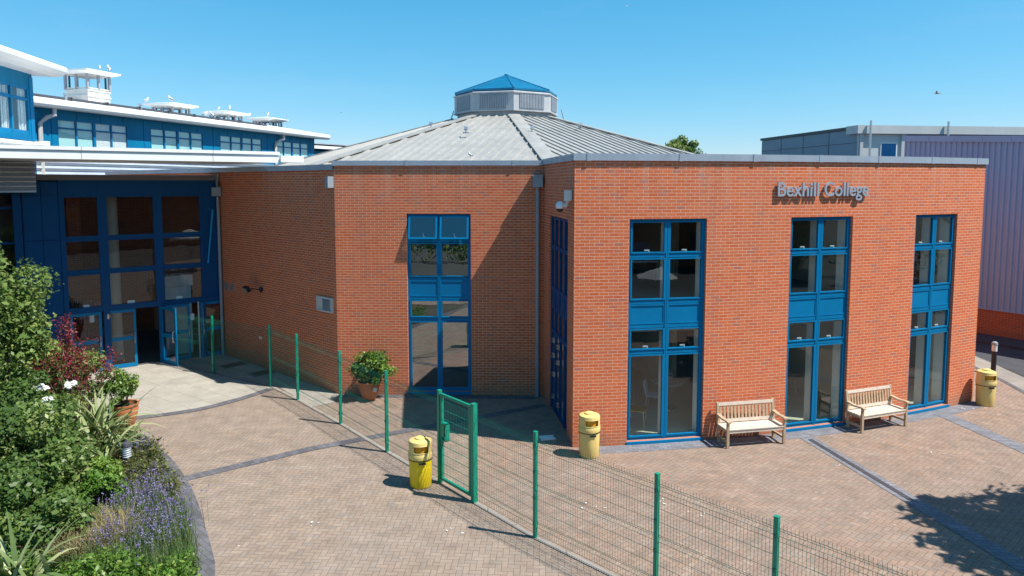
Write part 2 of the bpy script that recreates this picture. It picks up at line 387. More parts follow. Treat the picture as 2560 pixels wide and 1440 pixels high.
M['bandlight'] = slab_mat('blue_grey_paving_blocks', (.19, .19, .21), .2, .1, .1, .5, .006, .16)
M['apron'] = slab_mat('pale_concrete_flags', (.345, .318, .272), .9, .6, .64, .45, .007, .04)
M['kerb'] = slab_mat('concrete_edging', (.26, .235, .205), .9, 2, 0, .6, .01, .08)
PR = [(0, (.24, .18, .135)), (.3, (.29, .215, .16)), (.55, (.275, .20, .15)), (.8, (.235, .19, .155)), (1, (.315, .24, .18))]
M['paving'] = herring_mat('herringbone_block_paving', PR, rot=.05, tint=(.265, .21, .17))
PR2 = [(0, (.25, .175, .13)), (.3, (.30, .205, .15)), (.6, (.285, .19, .14)), (.85, (.235, .18, .145)), (1, (.335, .24, .18))]
M['paving2'] = herring_mat('reddish_block_paving', PR2, rot=.85, tint=(.25, .195, .16))
M['glass'] = glass_mat('window_glass'); M['glass2'] = glass_mat('door_glass', (.85, .88, .9), 1.45)
M['film'] = glass_mat('reflective_film_glass', (.35, .37, .36), 1.5, 0, .34)
M['film2'] = glass_mat('vent_glass', (.6, .65, .7), 1.5, 0, .16)
M['blind'] = mk('aqua_window_blind', (.50, .82, .84), .35, 0, .04, .5)
M['curtain'] = mk('pale_curtain', (.8, .8, .84), .8, 0, .1, 5)
M['steel'] = mk('brushed_steel', (.55, .55, .56), .3, .8, .05, 8)
M['seatwood'] = mk('yellow_ply_seat', (.62, .36, .09), .5, 0, .1, 10)
M['tabletop'] = mk('pale_blue_laminate', (.5, .6, .62), .3, 0, .03, 3)
M['gull'] = mk('gull_white', (.75, .75, .76), .8, 0, .05, 8); M['gull_grey'] = mk('gull_grey', (.3, .32, .35), .8, 0, .1, 8)
M['beak'] = mk('beak_yellow', (.6, .35, .03), .6)
M['cream'] = mk('cream_canvas', (.75, .74, .7), .8, 0, .05, 3)
M['paper'] = mk('white_paper', (.75, .75, .73), .8, 0, .03, 3)
M['rust'] = mk('brown_cast_iron', (.13, .075, .055), .8, 0, .2, 10, .3, 60)
M['flatroof'] = mk('grey_roof_membrane', (.25, .25, .26), .9, 0, .1, 1)

# ------------------------------------------------------------------ setting
def sheet(name, pts, z, m, kind='structure', uvsub=None):
    mb = MB(); mb.poly([(x, y, z) for x, y in pts]); o = build(name, mb, m); tag(o, kind=kind); return o
sheet('ground', [(-400, -300), (400, -300), (400, 500), (-400, 500)], -.004, M['ground'])
sheet('paved_yard', [(-14, 1), (15.6, 1), (15.6, 19), (15.55, 31), (-14, 31)], .002, M['paving'])
fx = [(-6.0, 19.2), (-4.33, 17.26), (-1.46, 13.78), (.4, 11.56), (3.9, 7.95), (9, 2.2)]
sheet('paved_terrace', [(-4.9, 19.85), *fx[1:], (15.0, 2.2), (15.1, 20.2), (15.4, 24), (15.4, 30), (3, 30), (1, 20)], .006, M['paving2'])
sheet('entrance_apron', [(-16, 20.5), (-9.9, 17.75), (-9.1, 18.1), (-8.35, 18.62), (-7.7, 19.5), (-7.28, 20.25), (-6.9, 20.4), (-6.0, 19.25), (-5.4, 18.6), (-4.95, 19.0), (-4.95, 20.2), (-9.9, 25), (-18, 26)], .010, M['apron'])
def strip(name, pts, wd, z, m, h=0):
    mb = MB(); P = [Vector(p) for p in pts]; L, Rr = [], []
    for i, p in enumerate(P):
        d = (P[min(i + 1, len(P) - 1)] - P[max(i - 1, 0)]).normalized(); n = Vector((-d.y, d.x)) * wd / 2; L.append(p + n); Rr.append(p - n)
    for i in range(len(P) - 1):
        q = [Rr[i], Rr[i + 1], L[i + 1], L[i]]
        if h: mb.hexa([(a.x, a.y, 0) for a in q] + [(a.x, a.y, z + h) for a in q])
        else: mb.poly([(a.x, a.y, z) for a in q])
    return tag(build(name, mb, m), kind='structure')
def smooth_pts(p, n=6):
    P = [Vector(a) for a in p]; out = []
    for i in range(len(P) - 1):
        a, b, c, d = P[max(i - 1, 0)], P[i], P[i + 1], P[min(i + 2, len(P) - 1)]
        for k in range(n):
            t = k / n; out.append(.5 * ((2 * b) + (-a + c) * t + (2 * a - 5 * b + 4 * c - d) * t * t + (-a + 3 * b - 3 * c + d) * t ** 3))
    out.append(P[-1]); return out
strip('apron_border', smooth_pts([(-9.95, 17.62), (-9.05, 18.0), (-8.25, 18.55), (-7.6, 19.4), (-7.15, 20.25)]), .26, .015, M['band'])
strip('paving_band', [(-6.95, 13.8), (-4.6, 15.6), (-1.82, 17.2), (.9, 18.75)], .27, .012, M['band'])
KO = smooth_pts([(-9.6, 16.7), (-8.85, 16.2), (-8.22, 15.5), (-7.52, 14.72), (-6.75, 13.7), (-6.18, 12.85), (-5.58, 11.83), (-5.1, 11.0), (-4.8, 10.39), (-4.0, 8.4), (-3.0, 5)])
strip('flower_bed_border', KO, .36, .016, M['band'])
bedpts = [(p.x - .12, p.y - .1) for p in KO]
sheet('flower_bed_soil', bedpts + [(-14, 5), (-14, 19.6), (-11.6, 19.0), (-10.3, 17.3)], .03, M['soil'])
AR = Arc((-1.84, 47.35), 31.84)
mb = MB(); wbox(mb, AR, 3.35, 15.6, .02, .45, -.02, .012, caps=True); tag(build('wall_foot_paving', mb, M['bandlight']), kind='structure')
mb = MB(); wbox(mb, Path((-4.95, 19.76), (.85, 19.58)), 0, 5.6, .02, .3, -.02, .013); tag(build('wall_foot_edging', mb, M['band']), kind='structure')
# wide grey band with slot drain
strip('drain_band', [(7.05, 16.29), (7.77, 12.43), (8.5, 8.5), (9.1, 5.3)], .36, .014, M['bandlight'])
mb = MB()
for i in range(40):
    a = Vector((7.07, 16.15)).lerp(Vector((7.66, 12.95)), i / 40); b = Vector((7.07, 16.15)).lerp(Vector((7.66, 12.95)), (i + .86) / 40)
    d = (b - a).normalized(); n = Vector((-d.y, d.x)) * .055
    mb.hexa([(*(a + n), .01), (*(a - n), .01), (*(b - n), .01), (*(b + n), .01), (*(a + n), .022), (*(a - n), .022), (*(b - n), .022), (*(b + n), .022)])
tag(build('slot_drain', mb, M['darkgrey']), 'long dark slotted drain grating set in the grey paving band', 'drain')
strip('yard_band', [(11.33, 18.05), (11.7, 15.55), (12.3, 11.5), (13, 6)], .44, .014, M['bandlight'])
strip('fence_kerb', [(-11.3, 23.0), (-9.52, 21.91), (-7.21, 20.5), (-6.01, 19.22), (-4.33, 17.26), (-1.5, 13.82)], .10, .014, M['kerb'])
strip('fence_kerb_near', [(-.72, 12.9), (.4, 11.56), (2.11, 9.84), (3.9, 7.95)], .10, .014, M['kerb'])
# right-hand service road, pale path
sheet('service_road', [(16.05, 5), (40, 5), (40, 60), (16.6, 60), (16.2, 24)], .004, M['asphalt'])
strip('pale_path', [(14.2, 14), (15.55, 20.9), (15.86, 23.5), (16.2, 30)], .78, .012, M['kerb'])
strip('path_edging', [(13.7, 14), (15.07, 20.9), (15.4, 23.5), (15.7, 30)], .14, .016, M['band'])

# ------------------------------------------------------------------ brick hall
HB = (-.5, 25, 0)
hall = thing('brick_building', HB, 'large two-storey orange brick building with curved front and pale octagonal roof', 'building')
def hp(name, mb, m, parent=hall, **k): return build(name, mb, m, parent, off=HB, **k)
FR = Path((-5.0, 19.76), (.88, 19.58)); LW = Path((-5.0, 19.76), (-10.2, 24.45), flip=True)
RT = Path((.88, 19.58), (1.40, 15.685))
# orientation of outward normals: FR faces camera, LW faces left/front, RT faces left
if RT.n.x > 0: RT.n = -RT.n
if LW.n.y > 0: LW.n = -LW.n
FL = FR.L; RL = RT.L
S0, S1 = 3.24, 15.28
WIN = [(4.52, 6.39), (8.6, 10.41), (12.52, 14.15)]
ZB, ZT, ZW0, ZW1 = 0, 6.58, .08, 5.26
mb = MB(); wall(mb, AR, S0, S1, ZB, ZT, .11, [(a, b, ZW0, ZW1) for a, b in WIN], end0=False); hp('curved_wall', mb, M['brick'])
mb = MB(); wall(mb, FR, 0, FL, ZB, ZT, .11, [(2.03, 3.84, .11, 5.21)], end0=False, end1=False); hp('front_wall', mb, M['brick'])
mb = MB(); wall(mb, LW, 0, 18, ZB, 6.46, .11, [], end0=False); hp('side_wall', mb, M['brick'])
mb = MB(); wall(mb, RT, 0, RL, ZB, ZT, .11, [(.95, 3.25, .02, 5.22)], end0=False, end1=False); hp('return_wall', mb, M['brick'])
# right end returns and rear walls
e1 = AR(S1); EW = Path((e1.x, e1.y), (e1.x + .3, e1.y + 16))
EW.n = Vector((abs(EW.n.x), EW.n.y))
mb = MB(); wall(mb, EW, 0, EW.L, ZB, ZT, .11, [], end0=False); hp('end_wall', mb, M['brick'])
# inner skins
mb = MB(); wall(mb, Path((0, 0), (1, 0)) if False else AR, S0 + .3, S1 - .3, ZB, ZT - .1, .30, [(a - .002, b + .002, ZW0, ZW1) for a, b in WIN])
for i, (x, y, z) in enumerate(mb.v):
    c = Vector((-1.84, 47.35)); v = Vector((x, y)) - c; v = v.normalized() * (v.length - .15); mb.v[i] = (c.x + v.x, c.y + v.y, z)
hp('plaster_wall', mb, M['plaster'])
mb = MB(); fr2 = Path(FR(0, -.15), FR(FL, -.15)); wall(mb, fr2, .2, FL - .2, ZB, 6.4, .2, [(2.03, 3.84, .11, 5.21)]); hp('plaster_wall', mb, M['plaster'])
# floors, ceilings and back walls of the rooms
mb = MB(); wbox(mb, AR, S0 + .3, S1 - .3, -8, -.16, .0, .07, seg=1); hp('ground_floor', mb, M['floor_in'])
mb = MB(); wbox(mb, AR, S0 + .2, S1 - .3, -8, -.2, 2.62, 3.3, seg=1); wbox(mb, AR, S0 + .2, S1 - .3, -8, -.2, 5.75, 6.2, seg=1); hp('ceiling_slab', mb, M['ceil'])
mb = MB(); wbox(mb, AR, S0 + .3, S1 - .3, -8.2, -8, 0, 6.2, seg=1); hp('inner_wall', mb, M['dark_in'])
mb = MB(); wbox(mb, AR, 11.2, 11.35, -8, -.47, .07, 5.75); wbox(mb, AR, 7.3, 7.45, -8, -3.5, .07, 5.75); hp('partition_wall', mb, M['plaster'])
mb = MB()
for s in (7.6, 11.0, 14.6): wbox(mb, AR, s, s + .3, -.95, -.65, .07, 5.75)
hp('column', mb, M['plaster'])
mb = MB(); wbox(mb, FR, .3, FL - .3, -5, -.36, 0, .08); hp('ground_floor', mb, M['floor_in'])
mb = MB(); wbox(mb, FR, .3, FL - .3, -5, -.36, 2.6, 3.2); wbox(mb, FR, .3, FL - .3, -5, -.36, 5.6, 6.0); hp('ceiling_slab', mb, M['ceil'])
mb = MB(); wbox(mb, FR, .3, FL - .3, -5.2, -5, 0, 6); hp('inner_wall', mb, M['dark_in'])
# flat roof
mb = MB(); z = 6.25
pts = [FR(.1, -.1), FR(FL, -.1), RT(RL, -.1)] + [AR(S0 + (S1 - S0) * i / 20, -.12) for i in range(1, 21)] + [Vector((e1.x, e1.y + 15)), Vector((-14, 33)), LW(8, -.12)]
mb.poly([(p.x, p.y, z) for p in pts]); hp('flat_roof', mb, M['flatroof'])
# copings
def coping(P, a, b, z0, z1, joints, ext=.0):
    mb = MB(); wbox(mb, P, a, b, -.28, .045, z0, z1, seg=.8)
    for j in joints: wbox(mb, P, j - .045, j + .045, -.285, .052, z0 - .008, z1 + .005)
    hp('coping', mb, M['coping'])
coping(AR, S0 - .03, S1 + .05, 6.575, 6.735, [3.55, 5.7, 7.55, 9.35, 11.15, 13.0, 14.85])
coping(FR, -.06, FL - .05, 6.56, 6.70, [2.05, 5.05])
coping(RT, -.02, RL - .02, 6.575, 6.73, [1.3, 2.1])
coping(LW, .06, 18, 6.44, 6.60, [3.1, 6.2, 9.3, 12.4])
coping(EW, .05, 15, 6.575, 6.735, [])

def tall_window(P, s0, s1, z0, z1, nm='window', lab=None, handles=(0, 3), vents=False, sillz=True, gm='glass'):
    D0, D1 = -.135, -.075; mid = (s0 + s1) / 2; fw = .055
    H = z1 - z0; zt = [z0, z0 + 2.03, z0 + 2.13, z0 + 2.64, z0 + 2.74, z0 + 3.2, z0 + 3.3, z0 + 4.28, z0 + 4.38, z1]
    mb = MB()
    wbox(mb, P, s0, s0 + fw, D0, D1, z0, z1, seg=.5); wbox(mb, P, s1 - fw, s1, D0, D1, z0, z1, seg=.5)
    wbox(mb, P, mid - .035, mid - .004, D0, D1 + .01, z0, z1); wbox(mb, P, mid + .004, mid + .035, D0, D1 + .01, z0, z1)
    wbox(mb, P, mid - .004, mid + .004, D0, D1 - .02, z0, z1)
    for za, zb in ((z0, z0 + .06), (zt[1] + .01, zt[2] - .01), (zt[3] + .01, zt[4] - .01), (zt[5] + .01, zt[6] - .01), (zt[7] + .01, zt[8] - .01), (z1 - .05, z1)):
        for a, b in ((s0 + fw, mid - .035), (mid + .035, s1 - fw)):
            wbox(mb, P, a, b, D0, D1 - .004, za, zb)
    root = hp(nm, mb, M['blue']); 
    if lab: root['label'] = lab
    lights = [(z0 + .06, zt[1]), (zt[2], zt[3]), (zt[6], zt[7]), (zt[8], z1 - .05)]
    for k, (za, zb) in enumerate(lights):
        for a, b in ((s0 + fw, mid - .035), (mid + .035, s1 - fw)):
            if vents and k == 3: continue
            w_ = .04; cas = MB(); gl = MB()
            for (q0, q1, y0, y1) in ((a, a + w_, za, zb), (b - w_, b, za, zb), (a + w_, b - w_, za, za + w_), (a + w_, b - w_, zb - w_, zb)):
                wbox(cas, P, q0, q1, D0 + .01, D1 + .012, y0 + .004, y1 - .004, seg=5)
            wbox(gl, P, a + w_ * .7, b - w_ * .7, -.112, -.106, za + w_ * .7, zb - w_ * .7, seg=5)
            hp('casement_frame', cas, M['blue'], root); hp('pane', gl, M[gm], root)
    ln = MB(); wbox(ln, P, mid - .03, mid + .03, -.40, D0 - .002, z0, z0 + 2.6); wbox(ln, P, mid - .03, mid + .03, -.40, D0 - .002, z0 + 3.28, z1)
    wbox(ln, P, s1 - .05, s1 - .004, -.44, D0 - .002, z0, z0 + 2.6); wbox(ln, P, s1 - .05, s1 - .004, -.44, D0 - .002, z0 + 3.28, z1); hp('inner_lining', ln, M['cream'], root)
    for a, b in ((s0 + fw, mid - .035), (mid + .035, s1 - fw)):
        sp = MB(); wbox(sp, P, a, b, D0, D1 - .012, zt[4] - .01, zt[5] + .01, seg=5)
        for (q0, q1, y0, y1) in ((a, a + .03, zt[4], zt[5]), (b - .03, b, zt[4], zt[5]), (a + .03, b - .03, zt[4], zt[4] + .03), (a + .03, b - .03, zt[5] - .03, zt[5])):
            wbox(sp, P, q0, q1, D1 - .012, D1 + .002, y0, y1)
        hp('spandrel_panel', sp, M['blue'], root)
        for k in (1, 3):
            if vents and k == 3: continue
            za = lights[k][0]; hb = MB(); c = (a + b) / 2
            wbox(hb, P, c - .07, c + .05, -.165, -.145, za + .055, za + .085); wbox(hb, P, c + .03, c + .055, -.165, -.145, za + .02, za + .08)
            # inside handle, seen through the pane
            hp('window_handle', hb, M['white'], root)
    if vents:
        for a, b in ((s0 + fw, mid - .035), (mid + .035, s1 - fw)):
            za, zb = lights[3]; vf = MB(); vg = MB(); ang = R(13)
            def tp(s, t, d): # t distance down from hinge at top
                q = P(s, D1 + .01 + t * math.sin(ang) + d * math.cos(ang)); return (q.x, q.y, zb - t * math.cos(ang) + d * math.sin(ang) * .2)
            h = zb - za
            def bx(m_, q0, q1, t0, t1, d0, d1):
                m_.hexa([tp(q0, t1, d1), tp(q1, t1, d1), tp(q1, t1, d0), tp(q0, t1, d0), tp(q0, t0, d1), tp(q1, t0, d1), tp(q1, t0, d0), tp(q0, t0, d0)])
            bx(vf, a, a + .05, 0, h, 0, .04); bx(vf, b - .05, b, 0, h, 0, .04); bx(vf, a + .05, b - .05, 0, .05, 0, .04); bx(vf, a + .05, b - .05, h - .05, h, 0, .04)
            bx(vg, a + .04, b - .04, .04, h - .04, .018, .022)
            fo = hp('open_top_light', vf, M['blue'], root); hp('pane', vg, M['film2'], root)
            hb = MB(); c = (a + b) / 2; wbox(hb, P, c - .02, c + .01, -.06, -.03, za + .06, za + .16); wbox(hb, P, c - .02, c + .05, -.06, -.03, za + .06, za + .085); hp('window_handle', hb, M['white'], root)
    sl = MB(); wbox(sl, P, s0 - .01, s1 + .01, -.11, .04, z0 - .045, z0 - .005, seg=.5); wbox(sl, P, s0 - .01, s1 + .01, .02, .04, z0 - .075, z0 - .045, seg=.5)
    if sillz: hp('sill', sl, M['blue'], root)
    return root
for (a, b), lb in zip(WIN, ('widest tall blue window nearest the corner bin', 'middle tall blue window between the two benches', 'narrowest tall blue window at the right end')):
    tall_window(AR, a, b, ZW0, ZW1, lab=lb)
tall_window(FR, 2.03, 3.84, .11, 5.21, lab='tall blue window with two top lights tilted open', vents=True, sillz=True, gm='film')

# recessed glazed door in the return wall
mb = MB()
for a, b in ((.95, 1.02), (1.46, 1.56), (2.05, 2.12), (2.62, 2.72), (3.18, 3.25)): wbox(mb, RT, a, b, -.10, -.04, .02, 5.22)
for za, zb in ((.02, .1), (2.1, 2.2), (2.75, 2.85), (3.25, 3.35), (4.35, 4.45), (5.14, 5.22)):
    for a, b in ((1.02, 1.46), (1.56, 2.05), (2.12, 2.62), (2.72, 3.18)): wbox(mb, RT, a, b, -.10, -.05, za, zb)
wbox(mb, RT, 1.02, 3.18, -.09, -.06, 2.85, 3.25)
dr = hp('side_door', mb, M['blue_dark'])
mb = MB(); wbox(mb, RT, 1.0, 3.2, -.082, -.076, .08, 5.16); hp('glass', mb, M['glass'], dr)
for s, z in ((1.52, 1.0), (2.1, 1.85), (2.1, 1.45), (2.1, .35), (1.5, 1.9), (1.5, 1.5), (1.5, .4)):
    mb = MB(); wbox(mb, RT, s - .05, s + .05, -.04, .0, z, z + .13); wbox(mb, RT, s - .03, s + .03, .0, .035, z + .02, z + .05); wbox(mb, RT, s - .03, s + .03, .0, .035, z + .09, z + .12)
    hp('door_hinge' if z != 1.0 else 'door_handle', mb, M['steel'], dr)
mb = MB(); wbox(mb, RT, .9, 3.3, -3, -.14, .0, .06); hp('ground_floor', mb, M['floor_in'])
# downpipe beside the return wall
q = FR(5.72, .1)
mb = MB(); mb.tube([(q.x, q.y, .02), (q.x, q.y, 5.98)], .058, 14)
for z in (.4, 2.2, 4.0, 5.6): mb.tube([(q.x, q.y, z), (q.x, q.y, z + .05)], .066, 14)
dp = hp('downpipe', mb, M['grey'], smooth='auto')
mb = MB(); wbox(mb, FR, 5.58, 5.86, .01, .24, 5.96, 6.28); wbox(mb, FR, 5.56, 5.88, -.0, .26, 6.26, 6.30); hp('hopper', mb, M['grey'], dp)
mb = MB(); wbox(mb, LW, .02, .17, .0, .2, 5.94, 6.26); hp('hopper', mb, M['grey'])

# octagonal roof
OC = Vector((-.3, 38.0)); r0, r1, z0r, sl = 2.85, 14.0, 9.40, .272
mb = MB(); rib = MB(); A0 = 8.0
def od(a): return Vector((math.sin(R(a)), -math.cos(R(a))))
for k in range(8):
    a, b = A0 + 45 * k, A0 + 45 * (k + 1); mid = (a + b) / 2
    zz1 = z0r - (r1 - r0) * sl
    P = [OC + od(a) * r0, OC + od(b) * r0, OC + od(b) * r1, OC + od(a) * r1]
    mb.poly([(P[3].x, P[3].y, zz1), (P[2].x, P[2].y, zz1), (P[1].x, P[1].y, z0r), (P[0].x, P[0].y, z0r)])
    n = od(mid); t = Vector((-n.y, n.x)); cr = math.cos(R(22.5)); tn = math.tan(R(22.5))
    p0, p1 = r0 * cr, r1 * cr; W = p1 * tn; cnt = int(W * 2 / .42)
    for i in range(-cnt // 2 + 1, cnt // 2):
        tt = (i + .5) * .42
        ps = max(p0, (abs(tt) + .1) / tn)
        if ps > p1 - .3: continue
        def pt(p, x, dz):
            g = OC + n * p + t * x; zc = z0r - (p / cr - r0) * sl; return (g.x, g.y, zc + dz)
        w_ = .055
        rib.hexa([pt(p1, tt - w_, 0), pt(p1, tt + w_, 0), pt(ps, tt + w_, 0), pt(ps, tt - w_, 0), pt(p1, tt - w_ * .6, .055), pt(p1, tt + w_ * .6, .055), pt(ps, tt + w_ * .6, .055), pt(ps, tt - w_ * .6, .055)], skip=(0,))
rf = hp('octagonal_roof', mb, M['roof']); hp('standing_ribs', rib, M['roof'], rf)
for k in range(8):
    a = A0 + 45 * k; d = od(a); t = Vector((-d.y, d.x)); mb = MB(); N = 9
    for i in range(N):
        ra = r0 + (r1 - r0) * i / N; rb = r0 + (r1 - r0) * (i + 1) / N - .02
        def pt(r, x, dz): g = OC + d * r + t * x; return (g.x, g.y, z0r - (r - r0) * sl + dz - abs(x) * .07)
        for sg in (-1, 1):
            x0, x1 = (0, .3 * sg) if sg > 0 else (.3 * sg, 0)
            mb.hexa([pt(rb, x0, .05), pt(rb, x1, .05), pt(ra, x1, .05), pt(ra, x0, .05), pt(rb, x0, .10), pt(rb, x1, .10), pt(ra, x1, .10), pt(ra, x0, .10)])
    hp('hip_capping', mb, M['roof'], rf)
# lantern
def octring(mb, ra, za, rb, zb, C=OC, A=A0):
    for k in range(8):
        a, b = A + 45 * k, A + 45 * (k + 1)
        p, q, u, v = C + od(a) * ra, C + od(b) * ra, C + od(b) * rb, C + od(a) * rb
        mb.poly([(p.x, p.y, za), (q.x, q.y, za), (u.x, u.y, zb), (v.x, v.y, zb)])
mb = MB(); octring(mb, 2.62, 9.3, 2.62, 9.66); octring(mb, 2.62, 9.66, 2.84, 9.67); octring(mb, 2.84, 9.67, 2.84, 9.72); octring(mb, 2.84, 9.72, 2.78, 9.72)
octring(mb, 2.78, 9.72, 2.78, 10.56); octring(mb, 2.78, 10.56, 2.84, 10.56); octring(mb, 2.84, 10.56, 2.84, 10.62); octring(mb, 2.84, 10.62, 2.6, 10.72)
lan = hp('roof_lantern', mb, mk('pale_grey_lantern_panel', (.44, .45, .46), .6, 0, .12, 2, streak=True))
for k in range(8):
    a = A0 + 45 * k; p = OC + od(a) * 2.78; q = OC + od(a + 45) * 2.78; e = (q - p).normalized(); n = od(a + 22.5); L = (q - p).length
    mb = MB()
    def bxx(s0, s1, d0, d1, z0, z1, mb=mb, p=p, e=e, n=n):
        A_, B_, C_, D_ = p + e * s0 + n * d1, p + e * s1 + n * d1, p + e * s1 + n * d0, p + e * s0 + n * d0
        mb.hexa([(A_.x, A_.y, z0), (B_.x, B_.y, z0), (C_.x, C_.y, z0), (D_.x, D_.y, z0), (A_.x, A_.y, z1), (B_.x, B_.y, z1), (C_.x, C_.y, z1), (D_.x, D_.y, z1)])
    nsl = 16
    for i in range(nsl):
        s = .34 + (L - .68) * (i + .5) / nsl; bxx(s - .028, s + .028, .005, .05, 9.82, 10.5)
    lv = hp('louvre', mb, M['grey'], lan)
    mb = MB(); bxx(.32, L - .32, .0, .008, 9.8, 10.52, mb=mb); 
    hp('louvre_backing', mb, M['grey'], lan)
mb = MB(); octring(mb, 2.76, 10.70, 2.76, 10.80); octring(mb, 2.5, 10.70, 2.76, 10.70); octring(mb, 2.76, 10.80, .05, 11.80)
for k in range(8):
    a = A0 + 45 * k; p = OC + od(a) * 2.76; mb.tube([(p.x, p.y, 10.81), (OC.x, OC.y, 11.81)], .035, 6)
mb.ell((OC.x, OC.y, 11.82), (.12, .12, .06)); hp('lantern_cap', mb, mk('teal_roof_sheet', (.002, .13, .25), .4, 0, .2, 1.5), lan)
for x in (-3.3, 2.75):
    mb = MB(); mb.tube([(x, 37.2 if x < 0 else 36.6, 9.1), (x * .93, 37.3 if x < 0 else 36.7, 9.85)], .03, 6); hp('brace', mb, M['grey'], lan)

# small wall fittings on the side wall
mb = MB(); wbox(mb, LW, .16, .98, 0, .02, 2.34, 2.77); wbox(mb, LW, .16, .2, .02, .05, 2.34, 2.77); wbox(mb, LW, .94, .98, .02, .05, 2.34, 2.77); wbox(mb, LW, .2, .94, .02, .05, 2.73, 2.77); wbox(mb, LW, .2, .94, .02, .05, 2.34, 2.38)
fv = hp('fan_vent', mb, M['offwhite'])
mb = MB()
for i in range(12): wbox(mb, LW, .34, .66, .03, .04, 2.41 + i * .027, 2.42 + i * .027)
wbox(mb, LW, .3, .7, .022, .028, 2.39, 2.73); hp('vent_grille', mb, M['grey'], fv)
for s in (6.27, 6.72):
    mb = MB()
    wbox(mb, LW, s - .12, s + .12, .0, .012, 2.36, 2.6)
    for i in range(6): wbox(mb, LW, s - .1, s + .1, .012, .025, 2.385 + i * .035, 2.405 + i * .035)
    hp('air_brick', mb, M['grey'])
mb = MB(); wbox(mb, LW, 4.33, 4.5, 0, .02, .95, 1.03); hp('wall_plate', mb, M['paper'])

# floodlight, cctv
q = LW(4.5, .0); fl = thing('floodlight', (q.x, q.y, 2.6), 'small black floodlight on a bracket on the shaded brick wall', 'floodlight')
mb = MB(); d = LW.n; e = LW.e
def lp(s, dd, z): v = e * s + d * dd; return (v.x, v.y, z)
mb.tube([lp(-.25, .02, .0), lp(-.1, .14, .03), lp(.05, .22, .03)], .022, 6); mb.ell(lp(-.28, .05, .02), (.07, .07, .09)); mb.tube([lp(-.28, .05, 0), lp(-.26, .06, -.14)], .012, 5); build('bracket', mb, M['black'], fl)
Mh = Matrix.Translation(lp(.16, .3, .02)) @ Matrix.Rotation(math.atan2(d.y, d.x), 4, 'Z') @ Matrix.Rotation(R(25), 4, 'Y')
mb = MB(); mb.box(-.05, .07, -.13, .13, -.09, .09, Mh); build('lamp_head', mb, M['black'], fl, bevel=.01)
mb = MB(); mb.box(.071, .076, -.11, .11, -.07, .07, Mh); build('lens', mb, M['steel'], fl)
q = RT(3.6, 0); cc = thing('security_camera', (q.x, q.y, 5.55), 'white dome security camera on a bracket near the brick corner', 'camera')
mb = MB(); mb.box(-.16, 0, -.12, .12, .12, .36); mb.tube([(-.08, 0, .13), (-.10, 0, .05), (-.14, .02, -.02)], .035, 8); build('junction_box', mb, M['cream'], cc)
mb = MB(); mb.ell((-.26, .03, .0), (.10, .10, .11)); mb.tube([(-.12, 0, .03), (-.22, .03, .04)], .03, 8); build('camera_dome', mb, M['white'], cc, smooth=True)
mb = MB(); mb.ell((-.26, .03, -.06), (.083, .083, .08)); build('dome_lens', mb, M['black'], cc, smooth=True)

# sign lettering
sg = thing('wall_sign', (*AR(9.5), 5.77), 'grey metal sign letters standing off the curved brick wall above the windows', 'sign')
def glyph(txt):
    cu = bpy.data.curves.new('t', 'FONT'); cu.body = txt; cu.size = 1; cu.extrude = 0; cu.offset = .010
    o = bpy.data.objects.new('t', cu); COL.objects.link(o); bpy.context.view_layer.update()
    me = bpy.data.meshes.new_from_object(o); v = [tuple(x.co) for x in me.vertices]; f = [tuple(p.vertices) for p in me.polygons]
    bpy.data.objects.remove(o); bpy.data.curves.remove(cu); bpy.data.meshes.remove(me); return v, f
word = 'Bexhill College'; vB, _ = glyph('B'); cap = max(v[1] for v in vB) - min(v[1] for v in vB)
full, _ = glyph(word); fmin = min(v[0] for v in full); fmax = max(v[0] for v in full)
SC = .335 / cap; SX = 2.63 / (fmax - fmin)
for i, ch in enumerate(word):
    if ch == ' ': continue
    pv, _ = glyph(word[:i + 1]); xm = max(v[0] for v in pv); v, f = glyph(ch); cxm = max(a[0] for a in v); dx = xm - cxm - fmin
    mb = MB(); n = len(v); 
    fr_, bk = [], []
    for (x, y, z) in v:
        s = 8.165 + (x + dx) * SX; zz = 5.765 + y * SC; a = AR(s, .07); b = AR(s, .03); fr_.append((a.x, a.y, zz)); bk.append((b.x, b.y, zz))
    mb.v = fr_ + bk; mb.f = [tuple(q_) for q_ in f] + [tuple(a + n for a in q_)[::-1] for q_ in f]
    cnt = {}
    for q_ in f:
        for a, b in zip(q_, q_[1:] + q_[:1]): cnt[(a, b)] = 1
    for (a, b) in list(cnt):
        if (b, a) not in cnt: mb.f.append((b, a, a + n, b + n))
    # stand-off pins
    pc = AR(8.165 + ((min(a[0] for a in v) + .06) + dx) * SX, .03)
    mb.uv = [[(0, 0)] * len(q_) for q_ in mb.f]; mb.m = [0] * len(mb.f)
    build('letter', mb, M['coping'], sg, off=sg.location)

# roof-top floodlights on the octagonal roof
for (x, y, lb) in ((-2.02, 31, 'small roof floodlight low on the left slope of the octagonal roof'), (.88, 31, 'small roof floodlight on the right slope beside the hip'), (3.25, 33.5, 'small twin floodlight silhouetted on the right edge of the octagonal roof'), (-3.85, 33.6, 'small roof bracket silhouetted on the left edge of the octagonal roof')):
    zz = z0r - ((Vector((x, y)) - OC).length * 1.0 - r0) * sl + .03
    t_ = thing('roof_floodlight', (x, y, zz), lb, 'floodlight', 'floodlights on the octagonal roof'); t_.scale = (.6, .6, .7)
    mb = MB(); mb.box(-.03, .03, -.03, .03, 0, .28); mb.box(-.22, .22, -.12, .12, 0, .06); build('stand', mb, M['grey'], t_)
    mb = MB(); Mx = Matrix.Translation((0, -.08, .3)) @ Matrix.Rotation(R(-30), 4, 'X'); mb.box(-.14, .14, -.05, .05, -.1, .1, Mx); build('lamp_head', mb, M['steel'], t_, bevel=.01)

